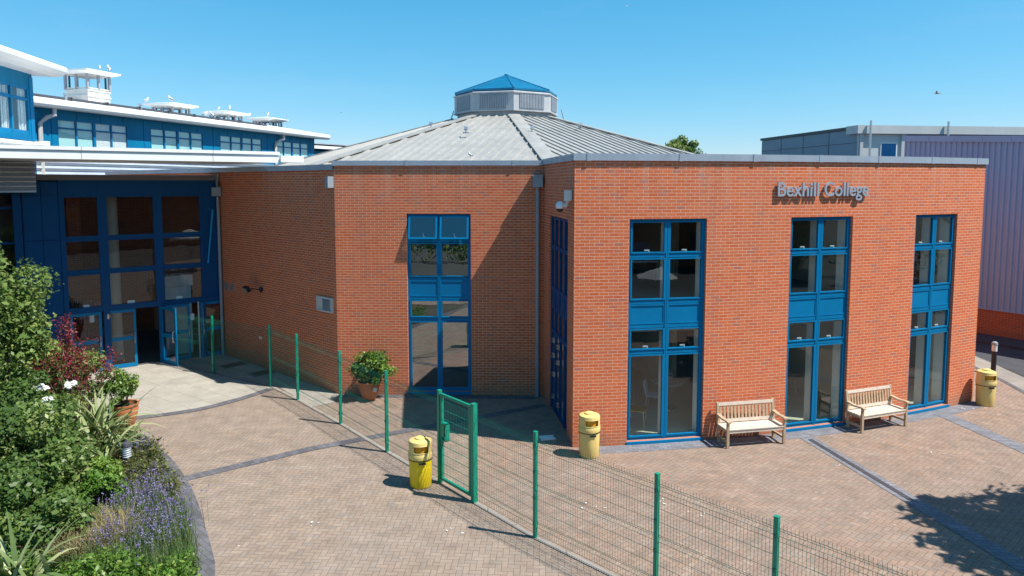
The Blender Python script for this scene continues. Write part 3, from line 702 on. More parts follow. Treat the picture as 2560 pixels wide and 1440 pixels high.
# ------------------------------------------------------------------ glazed entrance
EB = (-11.5, 23.5, 0)
ent = thing('entrance_building', EB, 'dark blue glazed entrance hall with double doors under a white canopy', 'building')
def ep(name, mb, m, parent=ent, **k): return build(name, mb, m, parent, off=EB, **k)
EP = Path((-10.19, 24.53), (-13.14, 22.34)); 
if EP.n.y > 0: EP.n = -EP.n
mb = MB(); ZH = 6.16
for a, b in ((0, .16), (.62, .68), (1.93, 2.12), (3.53, 3.72), (4.68, 4.78)): wbox(mb, EP, a, b, -.1, .03, 0, ZH)
wbox(mb, EP, .16, .62, -.09, .02, 2.07, ZH) if False else None
for za, zb in ((5.66, 6.16), (4.27, 4.36), (3.2, 3.29), (1.95, 2.09)):
    for a, b in ((.16, .62), (.68, 1.93), (2.12, 3.53), (3.72, 4.68)): wbox(mb, EP, a, b, -.09, .015, za, zb)
wbox(mb, EP, .16, .62, -.08, -.02, 2.09, 5.66)
fr_ = ep('glazing_frame', mb, M['blue_dark'])
for a, b in ((.68, 1.93), (2.12, 3.53), (3.72, 4.68)):
    for za, zb in ((4.36, 5.66), (3.29, 4.27), (2.09, 3.2)):
        mb = MB(); wbox(mb, EP, a, b, -.045, -.039, za, zb); ep('glass', mb, M['glass2'], fr_)
        mb = MB(); w_ = .04
        for (q0, q1, y0, y1) in ((a, a + w_, za, zb), (b - w_, b, za, zb), (a + w_, b - w_, za, za + w_), (a + w_, b - w_, zb - w_, zb)): wbox(mb, EP, q0 + .001, q1 - .001, -.07, .025, y0 + .002, y1 - .002)
        ep('glazing_bead', mb, M['blue_dark'], fr_)
mb = MB()
for a, b in ((4.8, 5.22), (5.25, 5.7)):
    for za, zb in ((0, 1.95), (1.97, 3.22), (3.24, 4.3), (4.32, 5.68), (5.7, 6.1)): wbox(mb, EP, a, b, -.06, .02, za + .005, zb)
wbox(mb, EP, 4.78, 5.72, -.1, -.01, 0, 6.12)
ep('blue_panel', mb, M['blue_dark'])
mb = MB(); wbox(mb, EP, 5.74, 5.95, -.9, .06, 0, 5.9); wbox(mb, EP, 5.95, 9.5, -.3, -.2, 5.72, 5.9)
for za, zb in ((5.28, 5.36), (4.22, 4.3), (2.0, 2.1)): wbox(mb, EP, 5.95, 9.5, -.3, -.2, za, zb)
for s in (6.9, 8.0, 9.2): wbox(mb, EP, s, s + .09, -.31, -.19, 0, 5.9)
f2 = ep('glazing_frame', mb, M['blue_dark'])
mb = MB(); wbox(mb, EP, 5.95, 9.5, -.26, -.254, 0, 5.72); ep('glass', mb, M['glass2'], f2)
mb = MB(); wbox(mb, EP, -.02, 5.3, -.25, .1, 6.16, 6.33); wbox(mb, EP, 5.3, 5.36, -.25, .1, 6.14, 6.35); ep('roof_fascia', mb, M['fascia'])
mb = MB(); wbox(mb, EP, .2, 5.3, -3.8, -.25, 6.12, 6.26); ep('flat_roof', mb, M['flatroof'])
# corrugated bulkhead on the left, below the canopy
mb = MB(); N = 6; z0_ = 5.84; prof = []
for i in range(N * 8 + 1):
    t = i / 8; prof.append((.62 + .055 * math.cos(2 * math.pi * t), z0_ + .84 * i / (N * 8)))
for i in range(len(prof) - 1):
    (d0, za), (d1, zb) = prof[i], prof[i + 1]; A, B, C, D = EP(5.36, d0), EP(10, d0), EP(10, d1), EP(5.36, d1)
    mb.poly([(A.x, A.y, za), (B.x, B.y, za), (C.x, C.y, zb), (D.x, D.y, zb)])
    e0, e1_ = EP(5.36, .3), EP(5.36, .3); mb.poly([(e0.x, e0.y, za), (A.x, A.y, za), (D.x, D.y, zb), (e0.x, e0.y, zb)])
wbox(mb, EP, 5.36, 10, -.3, .66, 5.80, 5.835)
ep('corrugated_bulkhead', mb, M['silver'], smooth='auto')
# doors
def leaf(P, a, b, nm='door', gl=True):
    mb = MB(); w_ = .075; 
    for (q0, q1, y0, y1) in ((a, a + w_, .02, 1.94), (b - w_, b, .02, 1.94), (a + w_, b - w_, .02, .14), (a + w_, b - w_, .92, 1.04), (a + w_, b - w_, 1.85, 1.94)): wbox(mb, P, q0, q1, -.045, .0, y0, y1)
    o = ep(nm, mb, M['blue'])
    mb = MB(); wbox(mb, P, a + w_, b - w_, -.026, -.02, .14, .92); wbox(mb, P, a + w_, b - w_, -.026, -.02, 1.04, 1.85); ep('glass', mb, M['glass2'], o)
    return o
def pull(P, s, o, side=1):
    mb = MB(); pts = [P(s, .0), P(s, .06 * side), P(s, .07 * side), P(s, .06 * side), P(s, .0)]; zs = (.8, .82, .98, 1.16, 1.18)
    mb.tube([(p.x, p.y, z) for p, z in zip(pts, zs)], .014, 6); ep('door_handle', mb, M['steel'], o)
def hinge(P, s, o):
    for z in (.1, 1.72):
        mb = MB(); wbox(mb, P, s - .07, s + .07, .0, .03, z, z + .1); wbox(mb, P, s - .02, s + .02, .03, .05, z - .03, z + .13); ep('door_hinge', mb, M['steel'], o)
d1 = leaf(EP, 2.8, 3.62); pull(EP, 2.86, d1); hinge(EP, 3.6, d1); d1['label'] = 'closed left door leaf'
hp0 = EP(2.06, .03); OP = Path(hp0, hp0 + Vector((.826, -.563)) * .9); 
if OP.n.y > 0: OP.n = -OP.n
d2 = leaf(OP, 0, .88); pull(OP, .8, d2); pull(OP, .8, d2, -1); d2['label'] = 'door leaf standing open'
d3 = leaf(EP, 1.14, 2.0); pull(EP, 1.2, d3)
d4 = leaf(EP, .08, .8); pull(EP, .72, d4)
d5 = leaf(EP, 3.78, 4.64); pull(EP, 3.84, d5)
mb = MB(); p = EP(.86, .0); mb.tube([(p.x, p.y, 0), (p.x, p.y, 1.98)], .028, 10); ep('pole', mb, M['offwhite'])
# rainwater pipe at the wall corner, edge of an open casement
mb = MB(); p = EP(.13, .12)
mb.tube([(p.x, p.y, .02), (p.x, p.y, 5.6)], .055, 12); 
for z in (1.2, 3.4): mb.tube([(p.x, p.y, z), (p.x, p.y, z + .05)], .064, 12)
pp = ep('downpipe', mb, M['grey'], smooth='auto')
mb = MB(); c = EP(.13, .14); mb.box(c.x - .16, c.x + .16, c.y - .13, c.y + .13, 5.62, 5.92); mb.tube([(c.x, c.y, 5.9), (c.x - .02, c.y, 6.1), (c.x + .03, c.y + .05, 6.4)], .045, 10); ep('hopper', mb, M['grey'], pp)
a = EP(.36, .34); b = EP(.5, .05); c = EP(.44, .02)
mb = MB(); mb.tube([(a.x, a.y, 5.15), (b.x, b.y, 3.3)], .032, 4); mb.tube([(a.x, a.y, 5.13), (c.x, c.y, 5.2)], .012, 4); ep('open_casement_edge', mb, mk('sun_painted_frame_edge', (.01, .30, .62), .4), fr_)  # sunlight on this edge is painted in as a lighter blue
# canopy
mb = MB(); wbox(mb, EP, -.98, 13, -.25, 3.3, 6.72, 6.94); ep('canopy', mb, M['white'])
cp = MB(); wbox(cp, EP, -1.0, 13, 3.28, 3.34, 6.965, 7.06); wbox(cp, EP, -1.0, 13, -.27, 3.28, 7.0, 7.04); wbox(cp, EP, -.97, 13, 2.9, 3.28, 6.94, 7.0); ep('canopy_edge_trim', cp, M['white'])
mb = MB(); wbox(mb, EP, -1.75, -1.02, 2.9, 3.4, 6.74, 6.94); ep('canopy_end_box', mb, M['white'])
mb = MB()
for s in (1.0, 4.4, 8): wbox(mb, EP, s, s + .012, 3.3, 3.306, 6.72, 6.94); wbox(mb, EP, s, s + .012, 3.34, 3.345, 6.965, 7.06)
ep('canopy_joint', mb, M['grey'])
# interior
mb = MB(); wbox(mb, EP, .1, 10, -6, -.1, .0, .03); ep('interior_floor', mb, mk('worn_carpet', (.10, .09, .09), .95, 0, .1, 8))
mb = MB(); wbox(mb, EP, .0, 10, -6.1, -6, 0, 6.1); ep('interior_wall', mb, M['brick2'])
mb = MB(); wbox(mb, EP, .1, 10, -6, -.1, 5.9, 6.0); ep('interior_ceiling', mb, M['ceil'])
mb = MB(); p = EP(3.2, -1.3); mb.tube([(p.x, p.y, 0), (p.x, p.y, 5.9)], .17, 20); ep('interior_column', mb, M['plaster'], smooth='auto')
mb = MB(); wbox(mb, EP, 3.95, 4.35, -3.4, -3.2, .03, 5.9); wbox(mb, EP, 4.9, 5.6, -3.4, -3.2, .03, 5.9); wbox(mb, EP, 4.35, 4.9, -3.4, -3.2, 3.0, 3.9); ep('brick_pier', mb, M['brick'])
for s, z, w_, h_ in ((2.8, 2.12, .22, .1), (1.35, 2.12, .2, .1), (4.1, 2.11, .16, .09), (1.0, 1.35, .2, .22), (3.98, 1.62, .13, .26)):
    mb = MB(); wbox(mb, EP, s, s + w_, -.036, -.033, z, z + h_); ep('paper_notice', mb, M['paper'])
p = EP(1.35, -1.2); vm = thing('white_cabinet', (p.x, p.y, .03), 'tall white cabinet with rounded hood just inside the entrance glazing', 'cabinet', rz=math.atan2(EP.e.y, EP.e.x) + math.pi)
mb = MB(); mb.box(-.45, .45, -.35, .35, 0, 2.4); build('body', mb, M['cream'], vm, bevel=.02)
mb = MB(); mb.box(-.5, .5, -.42, .36, 2.42, 2.8); build('hood', mb, M['cream'], vm, bevel=.08)
p = EP(4.0, -1.6); sh = thing('shelf_unit', (p.x, p.y, .03), 'dark shelf unit inside the entrance behind the left panes', 'shelf', rz=math.atan2(EP.e.y, EP.e.x) + math.pi)
mb = MB()
for z in (.3, .8, 1.3, 1.8, 2.3): mb.box(-.55, .55, -.2, .2, z, z + .03)
mb.box(-.58, -.55, -.2, .2, 0, 2.4); mb.box(.55, .58, -.2, .2, 0, 2.4); build('frame', mb, M['black'], sh)
PF = mk('purple_folders', (.09, .04, .11), .7)
for z in (.33, .83, 1.33, 1.83):
    mb = MB()
    for i in range(9): mb.box(-.5 + i * .11, -.42 + i * .11, -.15, .12, z, z + .2 + .15 * random.random())
    build('folder_row', mb, PF, sh)

# ------------------------------------------------------------------ long classroom wing
WB = (-17, 35, 0)
wing = thing('classroom_wing', WB, 'long blue-clad classroom wing with white overhanging roof and rows of windows', 'building')
def wp(name, mb, m, parent=wing, **k): return build(name, mb, m, parent, off=WB, **k)
dv = Vector((.2686, 1)).normalized(); W0 = Vector((.2686 * 28 - 28, 28.))
WP = Path(W0, W0 + dv)          # s from Y=28
if WP.n.x < 0: WP.n = -WP.n
groups = [(2.8, 6.68), (8.15, 12.06), (13.5, 17.55), (18.95, 23.05)]
END = 23.85
mb = MB(); wall(mb, WP, -4, END, 7.25, 9.3, .25, [(a, b, 7.5, 8.84) for a, b in groups]); wp('blue_wall', mb, M['blue_wall'])
mb = MB()
for s in [x * 1.3 - 4 for x in range(22)]:
    if not any(a < s < b for a, b in groups): wbox(mb, WP, s, s + .02, 0, .012, 7.27, 9.2)
    else: wbox(mb, WP, s, s + .02, 0, .012, 8.86, 9.2)
wp('cladding_joint', mb, M['blue_dark'])
mb = MB(); wbox(mb, WP, -4, END, -.3, -.0, 0, 5.9); wp('lower_wall', mb, M['offwhite'])
mb = MB(); N = 6; prof = [(.12 + .05 * math.cos(2 * math.pi * i / 8), 5.7 + 1.5 * i / (N * 8)) for i in range(N * 8 + 1)]
for (d0, za), (d1_, zb) in zip(prof[:-1], prof[1:]):
    A, B, C, D = WP(-4, d0), WP(END, d0), WP(END, d1_), WP(-4, d1_); mb.poly([(A.x, A.y, za), (B.x, B.y, za), (C.x, C.y, zb), (D.x, D.y, zb)])
wbox(mb, WP, -4, END, -.05, .2, 7.2, 7.24)
wp('corrugated_cladding', mb, M['silver'], smooth='auto')
for gi, (a, b) in enumerate(groups):
    n = 4; wd = (b - a) / n; mb = MB()
    for i in range(n + 1):
        x = a + wd * i; h_ = .07 if i == 2 else .04; wbox(mb, WP, max(a, x - h_), min(b, x + h_), -.06, .01, 7.5, 8.84)
    for i in range(n):
        for za, zb in ((7.5, 7.55), (8.43, 8.50), (8.80, 8.84)): wbox(mb, WP, a + wd * i + .07 , a + wd * (i + 1) - .07, -.06, -.0, za, zb)
    win = wp('window', mb, M['blue'], None if False else wing)
    bl = MB(); gl = MB(); cu = MB()
    for i in range(n):
        tgt = cu if (gi == 0 and i >= 2) else bl
        wbox(tgt, WP, a + wd * i + .03, a + wd * (i + 1) - .03, -.10, -.08, 7.5, 8.84)
    wbox(gl, WP, a + .03, b - .03, -.035, -.029, 7.52, 8.82)
    wp('blind', bl, M['blind'], win)
    if cu.v: wp('curtain', cu, M['curtain'], win)
    wp('glass', gl, M['glass'], win)
mb = MB(); o = .80
# roof deck: fascia, soffit, sloping sheet
def roofbox(mb, P, s0, s1, sect):
    for i in range(len(sect)):
        (d0, za), (d1_, zb) = sect[i], sect[(i + 1) % len(sect)]; A, B, C, D = P(s0, d0), P(s1, d0), P(s1, d1_), P(s0, d1_)
        mb.poly([(A.x, A.y, za), (B.x, B.y, za), (C.x, C.y, zb), (D.x, D.y, zb)])
    for s in (s0, s1): mb.poly([(P(s, d).x, P(s, d).y, z) for d, z in sect])
sect = [(-.3, 9.28), (.58, 9.22), (.70, 9.25), (.76, 9.35), (.76, 9.5), (.72, 9.56), (.5, 9.6), (-4.6, 10.42), (-9, 9.6), (-9, 9.3)]
roofbox(mb, WP, -1.0, END + .95, sect); wrf = wp('overhanging_roof', mb, M['white'], smooth=False)
mb = MB()
wbox(mb, WP, -1, END - 5, -.62, -.45, 9.79, 9.88); 
for s in range(0, 19, 2): wbox(mb, WP, s, s + .05, -.7, -.4, 9.76, 9.92)
wp('roof_rail', mb, M['darkgrey'])
mb = MB(); wbox(mb, WP, -1, END + .9, -4.4, -.9, 9.6, 9.6 + .02)
for s in (3.75, 8.1):
    mb = MB(); p = WP(s, -.5); mb.tube([(p.x, p.y, 9.7), (p.x, p.y, 10.0)], .08, 10); mb.tube([(p.x, p.y, 10.0), (p.x, p.y, 10.08)], .11, 10); wp('roof_vent_pipe', mb, M['steel'])
for s in (1.9, 18.9):
    mb = MB(); p = WP(s, .1); q = WP(s + .4, .45); mb.tube([(p.x, p.y, 5.2), (p.x, p.y, 8.6), (p.x * .5 + q.x * .5, p.y * .5 + q.y * .5, 8.85), (q.x, q.y, 8.95), (q.x, q.y, 9.25)], .09, 12); wp('downpipe', mb, M['offwhite'], smooth='auto')
mb = MB(); p = WP(END - .3, -2.0); mb.tube([(p.x, p.y, 9.9), (p.x, p.y, 11.0)], .015, 5); wp('antenna', mb, M['grey'])
# end wall
mb = MB(); eA = WP(END, 0); wbox(mb, Path(eA, eA - WP.n), 0, 9, -.1, .0, 0, 9.3); wp('end_wall', mb, M['blue_wall'])
def turret(s, zt, tall=1.0):
    c = WP(s, -5.0); ang = math.atan2(dv.y, dv.x); Mx = Matrix.Translation((c.x, c.y, zt)) @ Matrix.Rotation(ang, 4, 'Z')
    mb = MB(); h = .72
    mb.box(-h, h, -h, h, -2.6, -1.12, Mx); mb.box(-h - .05, h + .05, -h - .05, h + .05, -1.42, -1.34, Mx); mb.box(-h - .04, h + .04, -h - .04, h + .04, -1.12, -1.04, Mx)
    t_ = wp('ventilation_turret', mb, M['offwhite'])
    for x, y in ((-h * .82, -h * .82), (h * .82, -h * .82), (h * .82, h * .82), (-h * .82, h * .82), (.14, -h * .82), (-.14, h * .82), (-h * .82, .14), (h * .82, -.14)):
        mb = MB(); mb.box(x - .035, x + .035, y - .035, y + .035, -1.04, -.26, Mx); wp('inner_post', mb, M['darkgrey'], t_)
    for x, y in ((-h, -h), (h, -h), (h, h), (-h, h), (0, -h), (0, h), (-h, 0), (h, 0)):
        mb = MB(); mb.box(x - .055, x + .055, y - .055, y + .055, -1.04, -.26, Mx); wp('post', mb, M['grey'], t_)  # shade under the turret roof put into the colour: grey, not the base's white
    mb = MB(); mb.box(-h, h, -h, h, -.30, -.22, Mx); mb.box(-h + .05, h - .05, -h + .02, -h + .04, -1.0, -.93, Mx)
    for sx in (-1, 1):
        mb.box(-h + .05, h - .05, sx * h - .02, sx * h + .02, -1.0, -.94, Mx); mb.box(sx * h - .02, sx * h + .02, -h + .05, h - .05, -1.0, -.94, Mx)
    wp('rail', mb, M['offwhite'], t_)
    mb = MB(); mb.box(-.35, .35, -.35, .35, -1.0, -.25, Mx); wp('inner_lining', mb, M['blind'], t_) if False else None
    mb = MB(); r = 1.12
    P8 = [Vector((x, y, z)) for (x, y, z) in ((-r, -r, -.12), (r, -r, -.12), (r, r, -.12), (-r, r, -.12))]
    P9 = [Vector((x, y, z)) for (x, y, z) in ((-r, -r, -.04), (r, -r, -.04), (r, r, -.04), (-r, r, -.04))]
    lo = [Vector((x * .8 / r, y * .8 / r, -.24)) for (x, y, z) in P8]; ap = Mx @ Vector((0, 0, .13))
    P8 = [Mx @ v for v in P8]; P9 = [Mx @ v for v in P9]; lo = [Mx @ v for v in lo]
    for k in range(4):
        k2 = (k + 1) % 4; mb.poly([lo[k], lo[k2], P8[k2], P8[k]]); mb.poly([P8[k], P8[k2], P9[k2], P9[k]]); mb.poly([P9[k], P9[k2], tuple(ap)])
    wp('turret_roof', mb, M['white'], t_)
    return c
TUR = [(9.35, 12.06), (15.5, 10.98), (20.75, 10.98), (26.0, 11.02)]
for s, z in TUR[:3]: turret(s, z)
turret(25.6, 10.98)
# further wing beyond, same roof line
far = thing('far_wing', (-16, 66, 0), 'distant blue wing end with white roof edge beyond the long wing', 'building')
FP = Path((-19.2, 62), (-12.2, 74)); 
if FP.n.x < 0: FP.n = -FP.n
mb = MB(); wbox(mb, FP, 0, 14, -8, 0, 0, 9.0); build('blue_wall', mb, M['blue_wall'], far, off=far.location)
mb = MB(); wbox(mb, FP, -1, 15, -8.5, .8, 9.15, 9.42); build('roof_edge', mb, M['white'], far, off=far.location)
mb = MB(); wbox(mb, FP, -1, 15, -6, .3, 9.6, 9.68); build('roof_sheet', mb, M['grey'], far, off=far.location)

# ------------------------------------------------------------------ near upper block (top left)
BB = (-15, 20, 0)
blk = thing('upper_block', BB, 'bright blue upper storey with curtained windows under a big white roof, top left', 'building')
def bp(name, mb, m, parent=blk, **k): return build(name, mb, m, parent, off=BB, **k)
BP = Path((-.16 * 12 - 11.6, 12), (-.16 * 22.5 - 11.6, 22.5)); BL = BP.L
if BP.n.x < 0: BP.n = -BP.n
wins = [(BL - 3.0, BL - 1.85 + .05), (BL - 1.8 + .05, BL - .85), (BL - 4.9, BL - 3.9), (BL - 3.88, BL - 3.02)]
mb = MB(); wall(mb, BP, 0, BL, 7.4, 9.5, .25, [(BL - 4.22, BL - .3, 7.62, 9.04)]); bp('blue_wall', mb, M['blue_wall'])
mb = MB(); xs = [BL - 4.22, BL - 3.24, BL - 2.26, BL - 1.28, BL - .3]
for x in xs: wbox(mb, BP, max(xs[0], x - .035), min(xs[-1], x + .035), -.06, .012, 7.62, 9.04)
for i in range(4):
    for za, zb in ((7.62, 7.7), (8.62, 8.72), (8.97, 9.04)): wbox(mb, BP, xs[i] + .035, xs[i + 1] - .035, -.06, .0, za, zb)
win = bp('window', mb, M['blue'])
mb = MB(); wbox(mb, BP, xs[0], xs[-1], -.03, -.024, 7.62, 9.04); bp('glass', mb, M['glass'], win)
mb = MB()
for i in range(120):
    s = xs[0] + (xs[-1] - xs[0]) * i / 120
    if (i // 9) % 3 == 2: continue
    wbox(mb, BP, s, s + .036, -.13 - .03 * math.sin(i * 1.1), -.11 - .03 * math.sin(i * 1.1), 7.6, 9.0)
bp('curtain', mb, M['curtain'], win)
mb = MB(); wbox(mb, BP, -.3, BL + .02, 0.0, .06, 7.38, 7.46); wbox(mb, BP, BL - .2, BL + .01, .0, .02, 7.46, 9.4); bp('trim_board', mb, M['blue'])
mb = MB(); sect = [(-.3, 9.5), (.55, 9.47), (.78, 9.52), (.9, 9.62), (.92, 9.72), (.86, 9.79), (.6, 9.83), (-3.5, 10.4), (-7, 9.9), (-7, 9.6)]
roofbox(mb, BP, -2, BL + .35, sect); bp('overhanging_roof', mb, M['white'])
mb = MB(); q0 = BP(BL, 0); wbox(mb, Path(q0, q0 - BP.n * 5), 0, 5, -.1, .0, 0, 9.5); bp('end_wall', mb, M['blue_wall'])
mb = MB(); N = 2; prof = [(.3 + .09 * math.cos(2 * math.pi * i / 10 + math.pi), 7.03 + .32 * i / (N * 10) * 1.0) for i in range(N * 10 + 1)]
for (d0, za), (d1_, zb) in zip(prof[:-1], prof[1:]):
    A, B, C, D = BP(-1, d0), BP(BL - .15, d0), BP(BL - .15, d1_), BP(-1, d1_); mb.poly([(A.x, A.y, za), (B.x, B.y, za), (C.x, C.y, zb), (D.x, D.y, zb)])
wbox(mb, BP, -1, BL - .15, -.3, .25, 6.9, 7.04); bp('corrugated_band', mb, M['white'], smooth='auto')
mb = MB(); wbox(mb, BP, BL - .14, BL + .03, -.2, .42, 6.9, 7.4); bp('band_end_cap', mb, M['white'])
mb = MB(); wbox(mb, BP, -2, BL - .2, -5, -.4, 0, 7.3); bp('lower_wall', mb, M['dark_in'])

# ------------------------------------------------------------------ metal clad hall on the right
MBs = (19, 27, 0)
mh = thing('metal_clad_hall', MBs, 'tall blue-grey ribbed metal hall on a dark brick plinth at the right edge', 'building')
def mp_(name, mb, m, parent=mh, **k): return build(name, mb, m, parent, off=MBs, **k)
HP = Path((18.56, 27.7), (19.49, 26.34)); 
if HP.n.x > 0: HP.n = -HP.n
mb = MB(); s = -3.0; E1 = 9.0; pw = .2
zt = lambda s: 8.08 - .055 * (s + 3)
pts = []
while s < E1:
    pts += [(s, .0), (s + .07, .0), (s + .1, .045), (s + .17, .045)]; s += pw
for (sa, da), (sb, db) in zip(pts[:-1], pts[1:]):
    A, B = HP(sa, da), HP(sb, db); mb.poly([(B.x, B.y, 1.12), (A.x, A.y, 1.12), (A.x, A.y, zt(sa) - .2), (B.x, B.y, zt(sb) - .2)])
mp_('ribbed_cladding', mb, M['clad'])
mb = MB(); 
for i in range(12):
    a, b = -3.05 + i, -3.05 + i + .99; A, B, C, D = HP(a, .1), HP(b, .1), HP(b, -.4), HP(a, -.4)
    mb.hexa([(A.x, A.y, zt(a) - .24), (B.x, B.y, zt(b) - .24), (C.x, C.y, zt(b) - .24), (D.x, D.y, zt(a) - .24), (A.x, A.y, zt(a)), (B.x, B.y, zt(b)), (C.x, C.y, zt(b)), (D.x, D.y, zt(a))])
mp_('eaves_fascia', mb, M['clad'])
mb = MB(); wall(mb, HP, -3, E1, 0, 1.1, .2, []); mp_('brick_plinth', mb, M['brick2'])
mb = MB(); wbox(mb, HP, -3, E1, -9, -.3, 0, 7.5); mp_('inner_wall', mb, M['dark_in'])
mb = MB(); wbox(mb, HP, -3, E1, .0, .06, 1.09, 1.13); mp_('drip_flashing', mb, M['clad'])
mb = MB(); p = HP(-3.02, 0); wbox(mb, Path(p, p - HP.n * 9), 0, 9, -.05, 0, 0, 8.0); mp_('end_wall', mb, M['clad'])
mb = MB(); wbox(mb, HP, -3, E1, .02, 1.5, .0, .1); tag(build('raised_pavement', mb, M['asphalt']), kind='structure')

# pale panel building further back
GB = (25, 47, 0)
gb = thing('grey_panel_building', GB, 'flat-roofed grey panel building behind the brick front with two flue pipes', 'building')
def gp(name, mb, m, parent=gb, **k): return build(name, mb, m, parent, off=GB, **k)
GF = Path((22.1, 45), (34.3, 46.6)); GS = Path((22.1, 45), (20.5, 57.9)); 
if GF.n.y > 0: GF.n = -GF.n
if GS.n.x > 0: GS.n = -GS.n
mb = MB(); wbox(mb, GF, .15, 20, -.3, 0, 0, 9.25, caps=False); gp('front_wall', mb, M['cladgrey'])
mb = MB(); wbox(mb, GS, .15, 13, -.3, 0, 0, 9.5, caps=False); gp('side_wall', mb, M['cladblue'])
mb = MB(); wbox(mb, GF, -.25, 20, -1, .25, 9.2, 9.72); gp('roof_fascia', mb, M['cladgrey'])
mb = MB(); wbox(mb, GS, .0, 13.1, -.4, .1, 9.52, 9.70); 
for s in (3.3, 6.6, 9.8): wbox(mb, GS, s, s + .06, 0, .012, 6, 9.5)
wbox(mb, GS, .2, 13, 0, .010, 8.62, 8.66); gp('panel_joint', mb, M['darkgrey'])
mb = MB(); wbox(mb, GF, .02, .25, -.1, .1, 0, 9.2); wbox(mb, GF, 2.9, 3.2, -.1, .12, 0, 9.2); wbox(mb, GF, -.1, .0, 0, .06, 0, 9.2); gp('corner_trim', mb, M['cladgrey'])
for s in (.52, 5.9):
    mb = MB(); p = GF(s, .4); mb.tube([(p.x, p.y, 3), (p.x, p.y, 10.0)], .07, 10); gp('flue_pipe', mb, M['steel'], smooth='auto')
mb = MB(); wbox(mb, GF, 1.5, 2.65, -.05, .06, 7.2, 8.66); wn = gp('window', mb, M['white'])
mb = MB(); wbox(mb, GF, 1.56, 2.56, .06, .07, 7.25, 8.58); gp('pane', mb, M['blue_dark'], wn)
mb = MB(); wbox(mb, GS, 6.9, 7.5, 0, .03, 6.9, 8.1); gp('window', mb, M['blue_dark'])
mb = MB(); P = [GF(0, -.3), GF(20, -.3), GF(20, -13), GS(13, -.1)]; mb.poly([(p.x, p.y, 9.4) for p in P]); gp('flat_roof', mb, M['flatroof'])
mb = MB(); wbox(mb, GF, 3.2, 20, .0, .03, 8.6, 9.2); gp('upper_cladding', mb, M['cladblue'])

# ------------------------------------------------------------------ mesh fence and gate
def mesh_panel(a, b, h=1.80, z0=.06):
    mb = MB(); a = Vector(a); b = Vector(b); d = b - a; L = d.length; e = d / L; n = Vector((-e.y, e.x))
    if n.x < 0: n = -n
    folds = [(z0 + .02, .0), (z0 + .14, .0), (z0 + .19, .035), (z0 + .24, .0), (.86, .0), (.91, .035), (.96, .0), (h - .17, .0), (h - .12, .035), (h - .07, .0), (h, .0)]
    r = .0026
    cnt = int(L / .05)
    for i in range(cnt + 1):
        s = L * i / cnt; p = a + e * s
        pts = [(p.x + n.x * f, p.y + n.y * f, z) for z, f in folds]
        for q0, q1 in zip(pts[:-1], pts[1:]):
            i0 = len(mb.v)
            for q in (q0, q1):
                for (u, v) in ((r, 0), (-r * .5, r * .87), (-r * .5, -r * .87)): mb.v.append((q[0] + e.x * u + n.x * v, q[1] + e.y * u + n.y * v, q[2]))
            for k in range(3): mb.f.append((i0 + k, i0 + (k + 1) % 3, i0 + 3 + (k + 1) % 3, i0 + 3 + k)); mb.uv.append([(0, 0)] * 4); mb.m.append(0)
    r = .0034
    for z, f in [(z0 + .02, 0), (z0 + .14, 0), (z0 + .19, .037), (z0 + .24, 0), (.5, 0), (.7, 0), (.86, 0), (.91, .037), (.96, 0), (1.16, 0), (1.36, 0), (1.56, 0), (h - .17, 0), (h - .12, .037), (h - .07, 0)]:
        p = a + n * (f + .004); q = b + n * (f + .004); mb.tube([(p.x, p.y, z), (q.x, q.y, z)], r, 3, cap=False)
    return mb
def post_mb(p, h, w_=.06, ang=0):
    mb = MB(); Mx = Matrix.Translation((p[0], p[1], 0)) @ Matrix.Rotation(ang, 4, 'Z'); mb.box(-w_ / 2, w_ / 2, -w_ / 2, w_ / 2, 0, h, Mx)
    mb.box(-w_ / 2 - .003, w_ / 2 + .003, -w_ / 2 - .003, w_ / 2 + .003, h, h + .012, Mx)
    return mb
def fence(pts, lab, skip_first=False, skip_last=False, endposts=True):
    b0 = pts[len(pts) // 2]; t_ = thing('mesh_fence', (b0[0], b0[1], 0), lab, 'fence', 'green mesh fence across the yard')
    for i, p in enumerate(pts):
        j = min(i, len(pts) - 2); d = Vector(pts[j + 1]) - Vector(pts[j]); ang = math.atan2(d.y, d.x)
        if (i == 0 and skip_first) or (i == len(pts) - 1 and skip_last): continue
        build('fence_post', post_mb(p, 1.87, .06, ang), M['green'], t_, off=t_.location, bevel=.004)
        mb = MB(); Mx = Matrix.Translation((p[0], p[1], 0)) @ Matrix.Rotation(ang, 4, 'Z')
        for z in (.25, .7, 1.15, 1.6): mb = MB(); mb.box(-.022, .022, -.045, .045, z, z + .05, Mx); build('clip', mb, M['wire'], t_, off=t_.location)
    for p, q in zip(pts[:-1], pts[1:]):
        d = (Vector(q) - Vector(p)).normalized() * .035; build('mesh_panel', mesh_panel(Vector(p) + d, Vector(q) - d), M['wire'], t_, off=t_.location)
G0, G1 = Vector((-1.46, 13.78)), Vector((-.72, 12.9))
fence([(-11.2, 23.0), (-9.52, 21.91), (-7.21, 20.5), (-6.01, 19.22), (-4.33, 17.26), (-2.83, 15.41), (-1.49, 13.82)], 'green wire mesh fence running from the entrance doors to the gate', skip_last=True, skip_first=True)
fence([(-.70, 12.87), (.4, 11.56), (2.11, 9.84), (3.35, 8.53), (4.9, 6.9)], 'green wire mesh fence from the gate to the bottom right', skip_first=True)
gt = thing('mesh_gate', (G1.x, G1.y, 0), 'green framed mesh gate with lock box between two thick posts', 'gate')
gd = G0 - G1; gang = math.atan2(gd.y, gd.x)
def gpart(nm, mb, m, **k): return build(nm, mb, m, gt, off=gt.location, **k)
gpart('gate_post', post_mb(G1, 1.92, .095, gang), M['green'], bevel=.004); gpart('gate_post', post_mb(G0, 1.92, .075, gang), M['green'], bevel=.004)
